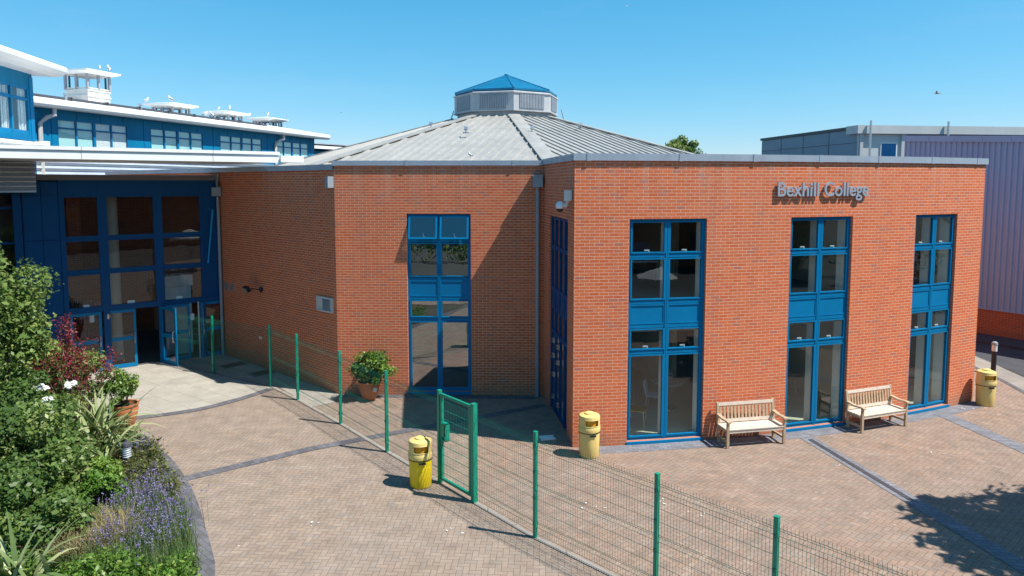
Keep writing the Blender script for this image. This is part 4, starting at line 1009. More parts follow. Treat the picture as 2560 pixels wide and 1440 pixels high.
Mx = Matrix.Translation((G1.x, G1.y, 0)) @ Matrix.Rotation(gang, 4, 'Z'); L = gd.length
mb = MB(); x0, x1 = .085, L - .055
mb.box(x0, x0 + .055, -.025, .025, .09, 1.88, Mx); mb.box(x1 - .055, x1, -.025, .025, .09, 1.88, Mx)
mb.box(x0 + .055, x1 - .055, -.024, .024, .09, .145, Mx); mb.box(x0 + .055, x1 - .055, -.024, .024, 1.825, 1.88, Mx); gpart('gate_frame', mb, M['green'], bevel=.003)
mb = MB()
nb = int((x1 - x0 - .11) / .05)
for i in range(1, nb): x = x0 + .055 + (x1 - x0 - .11) * i / nb; q = [Mx @ Vector((x, 0, z)) for z in (.14, 1.83)]; mb.tube(q, .003, 4, cap=False)
for i in range(9): z = .26 + i * .185; q = [Mx @ Vector((x, .006, z)) for x in (x0 + .05, x1 - .05)]; mb.tube(q, .006, 4, cap=False)
gpart('gate_mesh', mb, M['green'])
mb = MB()
mb.box(x1 - .22, x1 - .2, -.05, .05, .94, 1.3, Mx); mb.box(x1 - .22, x1 - .05, -.05, .05, 1.28, 1.3, Mx); mb.box(x1 - .22, x1 - .05, -.05, .05, .94, .96, Mx); mb.box(x1 - .13, x1 - .055, -.03, .03, 1.0, 1.26, Mx)
lk = gpart('lock_box', mb, M['green']); mb = MB(); q = [Mx @ Vector(v) for v in ((x1 - .1, -.04, 1.15), (x1 - .1, -.08, 1.15), (x1 - .17, -.08, 1.13))]; mb.tube(q, .01, 6); gpart('handle', mb, M['steel'], ) 
for z in (.28, 1.35):
    mb = MB(); q = [Mx @ Vector((.066, -.02, z + k)) for k in (-.04, .06)]; mb.tube(q, .02, 8); mb.box(.04, .09, -.03, -.01, z - .01, z + .02, Mx); gpart('hinge', mb, M['black'])

# ------------------------------------------------------------------ litter bins
def bin_(name, loc, rz, lab, lower, sc=1.0):
    t_ = thing('litter_bin', (*loc, .012), lab, 'bin', 'yellow litter bins in the yard', rz)
    N = 48; mb = MB(); mb.lathe([(.0, 0.0), (.205, .0), (.215, .02), (.225, .3), (.232, .60), (.228, .62)], N); build('bin_body', mb, lower, t_, smooth='auto')
    op = set(range(0, 48)); k0, k1 = 31, 41      # opening faces -y at index 36
    mb = MB(); prof = [(.232, .585), (.242, .59), (.245, .62), (.243, .69), (.236, .70), (.235, .725), (.235, .868), (.236, .90), (.222, .935), (.17, .955), (.11, .96), (.105, .985), (.07, 1.0), (.0, 1.003)]
    mb.lathe(prof, N, skip=lambda i, k: i in (5,) and k0 <= k < k1); build('bin_hood', mb, M['yellow'], t_, smooth='auto')
    mb = MB(); mb.lathe([(.19, .66), (.2, .79), (.2, .93)], N); build('bin_liner', mb, M['orange_in'], t_, smooth=True)
    mb = MB(); mb.lathe([(.0, .785), (.198, .787)], N); 
    # lip round the opening
    def cp_(a, r, z): a = 2 * math.pi * a / N; return (r * math.cos(a), r * math.sin(a), z)
    build('dark_hollow_disc', mb, M['black'], t_)  # black disc stands in for the dark inside of the bin
    mb = MB()
    for z in (.725, .868): mb.tube([cp_(k0 + (k1 - k0) * i / 8, .237, z) for i in range(9)], .008, 6)
    for a in (k0, k1): mb.tube([cp_(a, .237, .725), cp_(a, .237, .868)], .008, 6)
    build('opening_rim', mb, M['yellow'], t_)
    mb = MB(); ph = random.random() * 6
    ring = [(.236 * math.cos(2 * math.pi * i / 40), .236 * math.sin(2 * math.pi * i / 40), .565 - .045 * max(0, math.sin(2 * math.pi * i / 40 + 4.2 - 1.57 + 3.1)) ** 2) for i in range(41)]
    mb.tube(ring, .008, 5, cap=False)
    mb.box(-.05, .09, -.248, -.232, .505, .54); build('bin_strap', mb, M['black'], t_)
    return t_
bin_('b', (-1.84, 13.66), R(12), 'bright yellow litter bin with pale faded hood beside the green gate', M['yellow2'])
bin_('b', (1.72, 15.18), R(10), 'faded yellow litter bin at the sharp brick corner', M['yellow'])
bin_('b', (12.98, 18.78), R(-6), 'faded yellow litter bin at the far right end of the curved wall', M['yellow'])

# ------------------------------------------------------------------ benches
def bench(loc, rz, lab):
    t_ = thing('park_bench', (*loc, .012), lab, 'bench', 'wooden benches against the curved wall', rz); t_.scale = (1, .86, 1)
    W = 1.49; 
    def bb(nm, boxes, m, parent=t_, Mx=None, bev=.006):
        mb = MB()
        for b_ in boxes: mb.box(*b_, Mx)
        return build(nm, mb, m, parent, bevel=bev)
    for sx in (0, 1):
        x = sx * (W - .06)
        bb('leg', [(x, x + .06, 0, .06, 0, .62)], M['wood'])
        mb = MB(); mb.hexa([(x, .50, 0), (x + .06, .50, 0), (x + .06, .56, 0), (x, .56, 0), (x, .52, .42), (x + .06, .52, .42), (x + .06, .58, .42), (x, .58, .42)])
        mb.hexa([(x, .52, .42), (x + .06, .52, .42), (x + .06, .58, .42), (x, .58, .42), (x, .60, .92), (x + .06, .60, .92), (x + .06, .66, .92), (x, .66, .92)]); build('leg', mb, M['wood'], t_, bevel=.006)
        mb = MB(); pts = [(-.05, .625), (0, .64), (.1, .638), (.3, .63), (.45, .65), (.57, .665)]; 
        for (ya, za), (yb, zb) in zip(pts[:-1], pts[1:]): mb.hexa([(x - .012, ya, za - .035), (x + .072, ya, za - .035), (x + .072, yb, zb - .035), (x - .012, yb, zb - .035), (x - .012, ya, za), (x + .072, ya, za), (x + .072, yb, zb), (x - .012, yb, zb)])
        build('armrest', mb, M['wood'], t_)
        bb('side_rail', [(x + .01, x + .05, .06, .51, .12, .17), (x + .01, x + .05, .06, .51, .35, .405)], M['wood'])
    bb('seat', [(.0 + .002, W - .002, .03 + i * .105, .03 + i * .105 + .093, .41, .432) for i in range(5) if i > 0] + [(.062, W - .062, -.005, .115, .41, .432)], M['wood_pale'])
    bb('front_rail', [(.06, W - .06, .01, .045, .34, .405)], M['wood_pale']); bb('rear_rail', [(.06, W - .06, .52, .55, .3, .36)], M['wood'])
    Mx = Matrix.Translation((0, .545, .45)) @ Matrix.Rotation(R(-9), 4, 'X')
    root = bb('backrest', [(.06, W - .06, -.02, .02, .0, .075), (.04, W - .04, -.022, .022, .39, .46)], M['wood_pale'], Mx=Mx)
    n = 15
    for i in range(n):
        x = .075 + (W - .15 - .055) * i / (n - 1); bb('slat', [(x, x + .055, -.009, .009, .075, .39)], M['wood'], root, Mx, 0)
    return t_
bench((4.92, 15.58), math.atan2(.30, 1.46), 'weathered wooden bench left of the middle tall window')
bench((8.49, 16.55), math.atan2(.56, 1.5), 'weathered wooden bench between the middle and right tall windows')

# ------------------------------------------------------------------ bollard lights
def bollard(loc, lab, h, r, m, slat):
    t_ = thing('bollard_light', (*loc, 0), lab, 'bollard light')
    mb = MB(); mb.lathe([(r * .85, 0), (r * .85, h - .3), (r, h - .29)], 20); build('bollard_post', mb, m, t_, smooth='auto')
    mb = MB(); mb.lathe([(r * .9, h - .29), (r * .9, h - .08)], 20); hd = build('lamp_housing', mb, M['cream'], t_, smooth='auto')
    if slat:
        mb = MB()
        for i in range(5): mb.lathe([(r * .9, h - .285 + i * .045), (r * 1.08, h - .28 + i * .045), (r * .9, h - .265 + i * .045)], 20)
        build('lamp_louvre', mb, M['grey'], t_, smooth='auto')
    mb = MB(); mb.lathe([(r * 1.05, h - .09), (r * 1.08, h - .05), (r * .9, h - .005), (r * .4, h + .02), (0, h + .025)], 20); build('bollard_cap', mb, m if slat else M['grey'], t_, smooth='auto')
bollard((-7.72, 13.62), 'grey louvred bollard light rising from the flower bed', .9, .082, M['darkgrey'], True)
bollard((15.45, 22.05), 'black bollard light by the far right litter bin', 1.0, .085, M['black'], False)

# manholes, loose bits
for x, y, a, lb in ((-9.3, 22.95, .55, 'brown square manhole cover nearest the entrance, half in sunlight'), (-7.95, 22.0, .5, 'brown square manhole cover in shade by the side wall'), (-6.15, 21.6, .45, 'small dark manhole cover close to the brick corner')):
    t_ = thing('manhole_cover', (x, y, .012), lb, 'manhole cover', 'manhole covers by the side wall', a + .3)
    mb = MB(); mb.box(-.42, .42, -.28, .28, 0, .012); build('cover_frame', mb, M['kerb'], t_)
    mb = MB(); mb.box(-.36, .36, -.22, .22, .012, .018)
    for i in range(7): mb.box(-.33, .33, -.2 + i * .06, -.17 + i * .06, .018, .022)
    build('cover_plate', mb, M['rust'], t_)
t_ = thing('plastic_tray', (.84, 16.2, .012), 'white plastic tray lying on the shaded paving near the side door', 'tray', rz=.2)
mb = MB(); mb.box(-.17, .17, -.09, .09, 0, .02); mb.box(-.18, .18, .08, .1, 0, .05); mb.box(-.18, .18, -.1, -.08, 0, .05); build('tray', mb, M['paper'], t_, bevel=.01)
LIT = [(2.9, 12.9), (3.4, 12.4), (1.5, 12.9), (1.7, 12.6), (9.6, 15.2), (-3.5, 12), (-1.0, 11.8), (7.0, 14.6), (-4.6, 19.4), (12.2, 18.4)]
mb = MB()
for x, y in LIT:
    for k in range(3):
        a = random.random() * 3; Mx = Matrix.Translation((x + random.gauss(0, .1), y + random.gauss(0, .1), .015)) @ Matrix.Rotation(a, 4, 'Z'); s = .012 + .015 * random.random(); mb.box(-s, s, -s * .5, s * .5, 0, .004, Mx)
o = build('litter', mb, M['paper']); tag(o, kind='stuff'); o['label'] = 'tiny scraps of pale litter scattered over the paving'; o['category'] = 'litter'

# ------------------------------------------------------------------ foliage tools
def arr_mesh(name, verts, faces, rnd, mat, parent=None, off=None):
    me = bpy.data.meshes.new(name); verts = np.asarray(verts, np.float32)
    if off is not None: verts = verts - np.array(off, np.float32)
    nv, nf = len(verts), len(faces); k = faces.shape[1]
    me.vertices.add(nv); me.vertices.foreach_set('co', verts.ravel()); me.loops.add(nf * k); me.loops.foreach_set('vertex_index', faces.astype(np.int32).ravel())
    me.polygons.add(nf); me.polygons.foreach_set('loop_start', np.arange(0, nf * k, k, dtype=np.int32)); me.update(calc_edges=True)
    at = me.attributes.new('rnd', 'FLOAT', 'FACE'); at.data.foreach_set('value', np.asarray(rnd, np.float32))
    me.materials.append(mat); o = bpy.data.objects.new(name, me); COL.objects.link(o)
    if parent: o.parent = parent
    return o
def leaves_at(c, nrm, size, aspect=.55, jit=.7, droop=0):
    n = len(c); d = np.random.normal(size=(n, 3)); d = d * jit + nrm; d /= np.linalg.norm(d, axis=1)[:, None]
    t = np.cross(d, np.random.normal(size=(n, 3))); t /= np.linalg.norm(t, axis=1)[:, None]; b = np.cross(d, t)
    sz = size * (.5 + 1.1 * np.random.rand(n) ** 1.6)[:, None]
    v = np.stack([c - t * sz, c + b * sz * aspect + d * sz * .18, c + t * sz, c - b * sz * aspect + d * sz * .18], 1).reshape(-1, 3)
    f = np.arange(n * 4).reshape(n, 4); return v, f
def blob_points(centers, radii, per, shell=.75, flat=1.0):
    P, N_, C = [], [], []
    for i, (c, r) in enumerate(zip(centers, radii)):
        d = np.random.normal(size=(per, 3)); d /= np.linalg.norm(d, axis=1)[:, None]; rr = r * (shell + (1 - shell) * np.random.rand(per) ** .5)[:, None]
        rr = rr * np.random.uniform(.72, 1.12, per)[:, None]
        P.append(np.array(c) + d * rr * np.array([1, 1, flat])); N_.append(d); C.append(np.full(per, i))
    return np.concatenate(P), np.concatenate(N_), np.concatenate(C)
def crown_centers(c, rad, n, rs=(.25, .45), low=-.6):
    out, rr = [], []
    while len(out) < n:
        d = np.random.normal(size=3); d /= np.linalg.norm(d)
        if d[2] < low: continue
        k = np.random.uniform(.45, .9); out.append(np.array(c) + d * np.array(rad) * k); rr.append(np.mean(rad) * np.random.uniform(*rs))
    return out, rr
def bush(name, base, c, rad, n, per, size, mat, label, cat, group=None, rs=(.25, .45), stems=True, flat=.8, zmin=.05, aspect=.55):
    t_ = thing(name, (base[0], base[1], 0), label, cat, group)
    cs, rr = crown_centers(c, rad, n, rs); P, Nn, C = blob_points(cs, rr, per, .6, flat)
    keep = P[:, 2] > zmin; P, Nn, C = P[keep], Nn[keep], C[keep]; Nn = Nn * .6 + np.array([.15, -.1, .75])
    v, f = leaves_at(P, Nn, size, aspect); tone = np.random.rand(n)[C]
    rnd = np.clip(.55 * tone + .45 * np.random.rand(len(P)), 0, 1)
    arr_mesh('foliage', v, f, rnd, mat, t_, t_.location)
    if stems:
        for q in cs[::max(1, n // 6)]:
            mb = MB(); b0 = np.array([base[0], base[1], 0]); m_ = (b0 + q) / 2 + np.array([random.uniform(-.1, .1), random.uniform(-.1, .1), .1])
            mb.tube([tuple(b0), tuple(m_), tuple(q)], [.022, .015, .006], 5); build('stem', mb, M['bark'], t_, off=t_.location)
    return t_
LM = {}
LM['green'] = leaf_mat('mid_green_leaf', [(0, (.06, .11, .02)), (.4, (.13, .21, .045)), (.75, (.23, .31, .08)), (1, (.40, .43, .14))])
LM['dark'] = leaf_mat('deep_green_leaf', [(0, (.045, .095, .02)), (.5, (.105, .18, .04)), (.8, (.20, .27, .07)), (1, (.36, .40, .13))])
LM['bright'] = leaf_mat('bright_green_leaf', [(0, (.05, .12, .015)), (.5, (.11, .23, .03)), (1, (.24, .33, .06))])
LM['maroon'] = leaf_mat('maroon_leaf', [(0, (.12, .015, .025)), (.5, (.26, .035, .05)), (.85, (.38, .06, .08)), (1, (.42, .16, .10))])
LM['olive'] = leaf_mat('olive_brown_leaf', [(0, (.05, .07, .02)), (.4, (.10, .12, .035)), (.7, (.16, .13, .05)), (1, (.20, .24, .06))])
LM['blade'] = leaf_mat('strap_leaf', [(0, (.09, .15, .04)), (.5, (.20, .27, .10)), (1, (.42, .44, .22))], .35, .2)
LM['straw'] = leaf_mat('dry_grass', [(0, (.30, .24, .11)), (1, (.48, .40, .22))], .8)
LM['grass'] = leaf_mat('fresh_grass', [(0, (.06, .13, .03)), (.6, (.12, .20, .06)), (1, (.25, .28, .12))], .6)
LM['lav'] = leaf_mat('lavender_flower', [(0, (.13, .10, .24)), (.5, (.21, .16, .36)), (1, (.34, .29, .48))], .8, .2)
LM['lavst'] = leaf_mat('lavender_stem', [(0, (.10, .15, .07)), (1, (.22, .27, .15))], .7, .2)
LM['tree'] = leaf_mat('tree_leaf', [(0, (.025, .07, .02)), (.5, (.055, .12, .035)), (1, (.11, .18, .05))])
LM['red'] = leaf_mat('red_flower', [(0, (.35, .03, .02)), (1, (.5, .08, .03))])
LM['varieg'] = leaf_mat('glossy_variegated_leaf', [(0, (.04, .10, .02)), (.45, (.10, .20, .03)), (.8, (.24, .33, .07)), (1, (.42, .46, .16))], .35)

G = 'shrubs in the left flower bed'
bush('shrub', (-11.3, 14.4), (-11.2, 14.5, 3.35), (1.3, 1.2, 1.75), 56, 330, .055, LM['green'], 'tallest leafy green shrub at the left edge', 'shrub', G, zmin=.3)
bush('shrub', (-11.1, 16.6), (-11.1, 16.5, 1.35), (1.15, 1.0, 1.0), 34, 300, .05, LM['green'], 'green shrub beneath the purple-leaved branches', 'shrub', G)
bush('shrub', (-10.2, 14.3), (-10.2, 14.2, 1.2), (1.0, 1.1, 1.05), 38, 300, .05, LM['dark'], 'dense dark green shrub in the middle of the bed beside the strap-leaved plant', 'shrub', G)
bush('shrub', (-9.3, 12.4), (-9.2, 12.4, 1.15), (1.5, 1.1, 1.0), 44, 300, .048, LM['dark'], 'broad dark green shrub at the left edge below the tallest one', 'shrub', G)
bush('shrub', (-8.0, 11.3), (-8.05, 11.2, .75), (1.1, .85, .8), 34, 280, .045, LM['dark'], 'lowest dark green shrub above the dry grass', 'shrub', G)
bush('shrub', (-7.75, 12.6), (-7.75, 12.6, .5), (.55, .6, .5), 20, 240, .04, LM['bright'], 'bright green rounded shrub beside the lavender', 'shrub', G)
bush('shrub', (-12.5, 17.6), (-12.4, 17.5, 1.2), (1.3, 1.0, 1.1), 24, 220, .055, LM['green'], 'green shrub against the blue panels behind the bed', 'shrub', G)
# maroon shrub: upright feathery branches
t_ = thing('purple_shrub', (-10.0, 15.6, 0), 'upright shrub with maroon feathery leaves in front of the blue doors', 'shrub'); mb = MB(); PP, NN = [], []
for i in range(26):
    a = random.uniform(0, 6.28); rr_ = random.uniform(.1, 1.15); h = random.uniform(2.2, 3.15) * (1.04 - .22 * rr_)
    tip = np.array([-10.1 + math.cos(a) * rr_ * 1.05, 15.6 + math.sin(a) * rr_ * .8, h]); b0 = np.array([-10.0, 15.6, .2]); mid = (b0 * .4 + tip * .6) + np.array([random.uniform(-.1, .1), 0, -.05])
    mb.tube([tuple(b0), tuple(mid), tuple(tip)], [.014, .009, .004], 4)
    for k in range(105):
        u = random.uniform(.25, 1.02); p = mid * (1 - u) + tip * u; p = p + np.random.normal(size=3) * np.array([.11, .11, .09]) * (1.25 - .75 * u); PP.append(p); NN.append([0, 0, .5])
build('branches', mb, M['bark'], t_, off=t_.location)
v, f = leaves_at(np.array(PP), np.array(NN), .032, .4, 1.0); arr_mesh('foliage', v, f, np.random.rand(len(f)), LM['maroon'], t_, t_.location)
# red flower heads on the left shrubs
for (x, y, z, lb) in ((-10.6, 13.1, 2.0, 'red flower spray on the middle of the left edge shrubs'), (-10.4, 12.8, 1.7, 'lowest red flower spray at the left edge'), (-8.5, 11.0, 1.25, 'red flower spray over the lowest dark shrub'), (-9.9, 12.6, 2.25, 'topmost red flower spray at the left edge')):
    c, r_ = crown_centers((x, y, z), (.14, .1, .16), 5); P, Nn, C = blob_points(c, r_, 24, .4); v, f = leaves_at(P, Nn, .025, .5)
    o = arr_mesh('flower_spray', v, f, np.random.rand(len(f)), LM['red'], None, (x, y, z)); o.location = (x, y, z)
    tag(o, lb, 'flowers', 'red flower sprays in the left shrubs')

def blades(n, base, spread, L, w_, curve, lean=(.2, 1.1), segs=5, up=1.0):
    V_, F_, Rn = [], [], []
    for i in range(n):
        a = random.uniform(0, 6.283); th = random.uniform(*lean); l = L * random.uniform(.65, 1.1); p = np.array([base[0] + random.gauss(0, spread), base[1] + random.gauss(0, spread), base[2]])
        side = np.array([-math.sin(a), math.cos(a), 0]); i0 = len(V_); tw = random.uniform(-.6, .6)
        for k in range(segs + 1):
            t = k / segs; ww = w_ * (1 - t ** 2) * (.6 + .4 * min(1, t * 4)) + .001; s_ = side * math.cos(tw * t) + np.array([0, 0, 1]) * math.sin(tw * t)
            V_.append(p - s_ * ww); V_.append(p + s_ * ww)
            ang = th * (.4 + curve * t); p = p + np.array([math.cos(a) * math.sin(ang), math.sin(a) * math.sin(ang), math.cos(ang) * up]) * l / segs
        r_ = random.random()
        for k in range(segs): F_.append((i0 + 2 * k, i0 + 2 * k + 1, i0 + 2 * k + 3, i0 + 2 * k + 2)); Rn.append(min(1, max(0, r_ + random.gauss(0, .05))))
    return np.array(V_), np.array(F_), Rn
for (x, y, n, L_, lb) in ((-9.2, 15.1, 120, 1.7, 'spiky strap-leaved plant between the dark shrub and the terracotta pot'), (-8.65, 14.45, 50, 1.15, 'smaller spiky strap-leaved plant just above the bollard light'), (-7.2, 9.7, 40, 1.2, 'spiky strap-leaved plant in the bottom left corner')):
    t_ = thing('flax_plant', (x, y, 0), lb, 'plant', 'spiky flax plants in the bed'); v, f, r_ = blades(n, (x, y, .1), .18, L_, .045, 1.9, (.4, 1.35), 7); arr_mesh('leaves', v, f, r_, LM['blade'], t_, t_.location)
# lavender clumps
def lavender(x, y, n, h, lb, r_=.28):
    t_ = thing('lavender', (x, y, 0), lb, 'lavender', 'lavender clumps along the bed edge')
    v, f, rn = blades(n, (x, y, .04), r_ * .55, h, .004, .5, (.05, .75), 3); tag(arr_mesh('stems', v, f, rn, LM['lavst'], t_, t_.location), kind='stuff')
    tips = v.reshape(n, 8, 3)[:, -1]; P = []; 
    for tpt in tips:
        for k in range(6): P.append(tpt + np.random.normal(size=3) * np.array([.009, .009, .028]))
    P = np.array(P); vv, ff = leaves_at(P, np.zeros_like(P) + [0, 0, .3], .0115, .75, 1); tag(arr_mesh('flowers', vv, ff, np.random.rand(len(ff)), LM['lav'], t_, t_.location), kind='stuff')
LV = [(-6.75, 12.55, 'lavender clump beside the bright green shrub'), (-6.45, 12.15, 'lavender clump bulging over the dark border, upper part'), (-6.05, 11.75, 'densest purple lavender clump at the bend of the border'), (-5.85, 11.3, 'lavender clump just below the densest purple one'),
      (-6.9, 12.0, 'lavender clump nearest the lowest dark shrub'), (-6.45, 10.95, 'lavender clump surrounded by grass, left one'), (-5.75, 10.75, 'lavender clump surrounded by grass, right one at the border'), (-8.3, 15.0, 'sparse lavender clump below the terracotta pot'), (-7.95, 14.7, 'sparse lavender clump right of the bollard light'), (-7.15, 13.3, 'sparse silvery lavender clump where the paving band meets the bed')]
for i, (x, y, lb) in enumerate(LV): lavender(x, y, 120 if i < 7 else 80, .55 if i < 7 else .45, lb, .42 if i < 7 else .3)
# ground cover, grass, straw as stuff
def inbed(x, y):
    # signed test: left of the border polyline
    best = 1e9; sgn = 1
    for a, b in zip(KO[:-1], KO[1:]):
        ab = b - a; t = max(0, min(1, (Vector((x, y)) - a).dot(ab) / ab.length_squared)); q = a + ab * t; d_ = (Vector((x, y)) - q); L_ = d_.length
        if L_ < best: best = L_; sgn = ab.x * d_.y - ab.y * d_.x
    return (sgn < 0), best
def scatter(n, box, cond):
    out = []
    while len(out) < n:
        x = random.uniform(box[0], box[1]); y = random.uniform(box[2], box[3]); s_, d_ = inbed(x, y)
        if s_ and d_ > .12 and cond(x, y): out.append((x, y))
    return out
def ground_cover(name, n, box, cond, h, size, mat, lb, cat, per=7):
    S = scatter(n, box, cond); P = []
    for (x, y) in S:
        hh = h * (.4 + .9 * abs(math.sin(x * 2.3) * math.cos(y * 1.9)) ) 
        for k in range(per): P.append((x + random.gauss(0, .07), y + random.gauss(0, .07), .04 + random.random() * hh))
    P = np.array(P); v, f = leaves_at(P, np.zeros_like(P) + [.1, -.1, .8], size, .5, .7); o = arr_mesh(name, v, f, np.random.rand(len(f)), mat); tag(o, lb, cat, None, 'stuff')
ground_cover('ground_cover', 3000, (-9.4, -6.2, 12.3, 16.6), lambda x, y: y > 12.7 - (x + 7) * .3, .5, .03, LM['olive'], 'olive and brown low ground cover between the bollard light and the border', 'ground cover')
ground_cover('low_foliage', 2800, (-7.9, -4.6, 8.2, 10.7), lambda x, y: y < 10.55 + .2 * math.sin(x * 5), .42, .034, LM['bright'], 'yellow-green low foliage at the bottom edge of the bed', 'ground cover')
ground_cover('bed_leaves', 3000, (-13, -7.2, 8.5, 18), lambda x, y: True, .3, .04, LM['dark'], 'dark green undergrowth under the shrubs', 'undergrowth')
def grass(name, n, box, cond, L_, mat, lb, w_=.005, lean=(.1, .8)):
    V_, F_, R_ = [], [], []; c = 0
    for (x, y) in scatter(n, box, cond):
        v, f, r_ = blades(5, (x, y, .02), .04, L_, w_, 1.2, lean, 3); V_.append(v); F_.append(f + c); R_ += r_; c += len(v)
    o = arr_mesh(name, np.concatenate(V_), np.concatenate(F_), R_, mat); tag(o, lb, 'grass', None, 'stuff')
grass('long_grass', 1700, (-7.2, -4.8, 10.2, 12.6), lambda x, y: True, .42, LM['grass'], 'fine long grass growing between the lavender clumps')
grass('dry_grass', 700, (-7.5, -6.3, 10.5, 11.7), lambda x, y: abs(x + 7.0) + abs(y - 11.1) < .85, .6, LM['straw'], 'tangled dry straw-coloured grass left of the lavender', .006, (.5, 1.4))
grass('silver_grass', 500, (-8.2, -6.6, 12.8, 15.2), lambda x, y: inbed(x, y)[1] < .6, .3, LM['lavst'], 'sparse grey-green stems along the upper border')

# white blooms among the shrubs
LM['white'] = leaf_mat('white_petal', [(0, (.8, .8, .78)), (1, (.88, .88, .86))], .6, .2)
for (x, y, z, rx, n_, lb) in ((-9.75, 14.15, 1.86, .17, 5, 'white blooms on the dark shrub, wide left cluster'), (-9.15, 14.2, 1.9, .09, 4, 'white blooms on the dark shrub, upper right cluster'), (-9.45, 13.95, 1.66, .12, 4, 'white blooms on the dark shrub, lower middle cluster')):
    c, r_ = crown_centers((x, y, z), (rx, .1, .07), n_, (.35, .6)); P, Nn, C = blob_points(c, r_, 22, .5); v, f = leaves_at(P, Nn * .4 + [0, -.3, .7], .042, .8, .4)
    o = arr_mesh('white_flowers', v, f, np.random.rand(len(f)), LM['white'], None, (x, y, z)); o.location = (x, y, z); tag(o, lb, 'flowers', 'white bloom clusters in the bed')

# ------------------------------------------------------------------ terracotta pots with shrubs
def pot(loc, lb, h, r):
    t_ = thing('terracotta_pot', (*loc, .014), lb, 'pot', 'terracotta pots')
    mb = MB(); mb.lathe([(0, 0), (r * .55, 0), (r * .62, .03), (r * .86, h * .45), (r * .98, h * .75), (r * .95, h * .9), (r * 1.03, h * .93), (r * 1.05, h), (r * .92, h), (r * .88, h * .85)], 36); build('pot_body', mb, M['terracotta'], t_, smooth='auto')
    mb = MB(); mb.lathe([(0, h * .86), (r * .9, h * .86)], 24); build('potting_soil', mb, M['soil'], t_)
pot((-4.02, 19.28), 'large terracotta pot standing against the brick front wall', .52, .30)
bush('potted_shrub', (-4.02, 19.28), (-3.90, 19.22, .86), (.62, .46, .52), 44, 130, .04, LM['varieg'], 'round glossy yellow-green shrub in the pot against the brick wall', 'shrub', 'potted shrubs', zmin=.36)
pot((-9.62, 16.95), 'terracotta pot at the end of the flower bed, half hidden by leaves', .62, .33)
bush('potted_shrub', (-9.7, 16.95), (-9.75, 16.85, 1.08), (.5, .42, .52), 26, 130, .038, LM['varieg'], 'glossy yellow-green shrub in the pot at the end of the flower bed', 'shrub', 'potted shrubs', zmin=.35)
t_ = thing('plant_tag', (-3.78, 18.98, .42), 'small pale blue tag hanging on the pot by the brick wall', 'tag'); mb = MB(); mb.box(-.05, .05, -.004, .004, -.12, .0, Matrix.Rotation(R(15), 4, 'Y')); build('tag', mb, M['tabletop'], t_)

# ------------------------------------------------------------------ trees
def tree_parts(t_, h, c, rad, n, per, size, mat, tr=.16, rs=(.22, .4)):
    mb = MB(); mb.tube([(0, 0, 0), (.05, .03, h * .3), (-.04, .05, h * .55), (0, 0, h * .8)], [tr, tr * .8, tr * .55, tr * .2], 10)
    cs, rr = crown_centers(c, rad, n, rs, -.8)
    for q in cs[::3]:
        z0_ = random.uniform(.3, .6) * h; m_ = np.array([q[0] * .5, q[1] * .5, (z0_ + q[2]) / 2 + .1]); mb.tube([(0, 0, z0_), tuple(m_), tuple(q)], [tr * .4, tr * .22, tr * .07], 6)
    build('trunk', mb, M['bark'], t_)
    P, Nn, C = blob_points(cs, rr, per, .55, .85); v, f = leaves_at(P, Nn, size); tone = np.random.rand(n)[C]
    arr_mesh('crown', v, f, np.clip(.5 * tone + .5 * np.random.rand(len(P)), 0, 1), mat, t_)
t_ = thing('broadleaf_tree', (14.25, 60, 0), 'green treetop showing above the curved wall parapet', 'tree'); tree_parts(t_, 9.5, (0, 0, 7.95), (1.8, 1.7, 2.2), 46, 230, .12, LM['green'])
t_ = thing('small_tree', (-15.7, 58, 0), 'small treetop in the gap beside the distant wing', 'tree'); tree_parts(t_, 8.3, (0, 0, 7.4), (.6, .6, 1.0), 16, 120, .1, LM['tree'], .1)
t_ = thing('shade_tree', (14.65, 9.25, 0), 'broadleaf tree whose shadow falls on the lower right paving', 'tree', 'trees round the yard'); tree_parts(t_, 6.8, (-.6, .3, 5.1), (4.0, 3.7, 2.2), 84, 260, .15, LM['tree'], .2, (.17, .3))
src = t_
for x, y, s, rz, lb in ((-12, -24, 1.3, 1.1, 'broadleaf tree behind the viewpoint, left one'), (-2, -28, 1.5, 2.3, 'broadleaf tree behind the viewpoint, centre left'), (9, -26, 1.4, .4, 'broadleaf tree behind the viewpoint, centre right'), (20, -22, 1.3, 3.4, 'broadleaf tree behind the viewpoint, right one'), (-24, -16, 1.5, 4.4, 'broadleaf tree behind the viewpoint, far left'), (37, -12, 1.5, 5.2, 'broadleaf tree beyond the yard, near the hedge corner'), (35, -3, 1.35, .9, 'broadleaf tree beyond the yard to the right, lower one'), (40, 7, 1.6, 2.8, 'broadleaf tree beyond the yard to the right, tallest one'), (36, 16, 1.4, 1.9, 'broadleaf tree beyond the road on the right')):
    c = copy_tree(src); c.location = (x, y, 0); c.scale = (s, s, s); c.rotation_euler = (0, 0, rz); c['label'] = lb
# hedge behind the viewpoint, seen mirrored in the panes
cs = [np.array([x, -14 + math.sin(x) * .4, random.uniform(.5, 1.5)]) for x in np.arange(-22, 6, .55)] + [np.array([30 + 8 * math.sin(t * 1.2), -14 + 26 * t, random.uniform(.5, 1.9)]) for t in np.arange(.25, 1.1, .022)]; P, Nn, C = blob_points(cs, [.75] * len(cs), 90, .6); v, f = leaves_at(P, Nn, .11)
hg = thing('hedge', (0, -14, 0), 'long clipped hedge on the far side of the yard', 'hedge'); arr_mesh('foliage', v, f, np.random.rand(len(f)), LM['dark'], hg, hg.location)
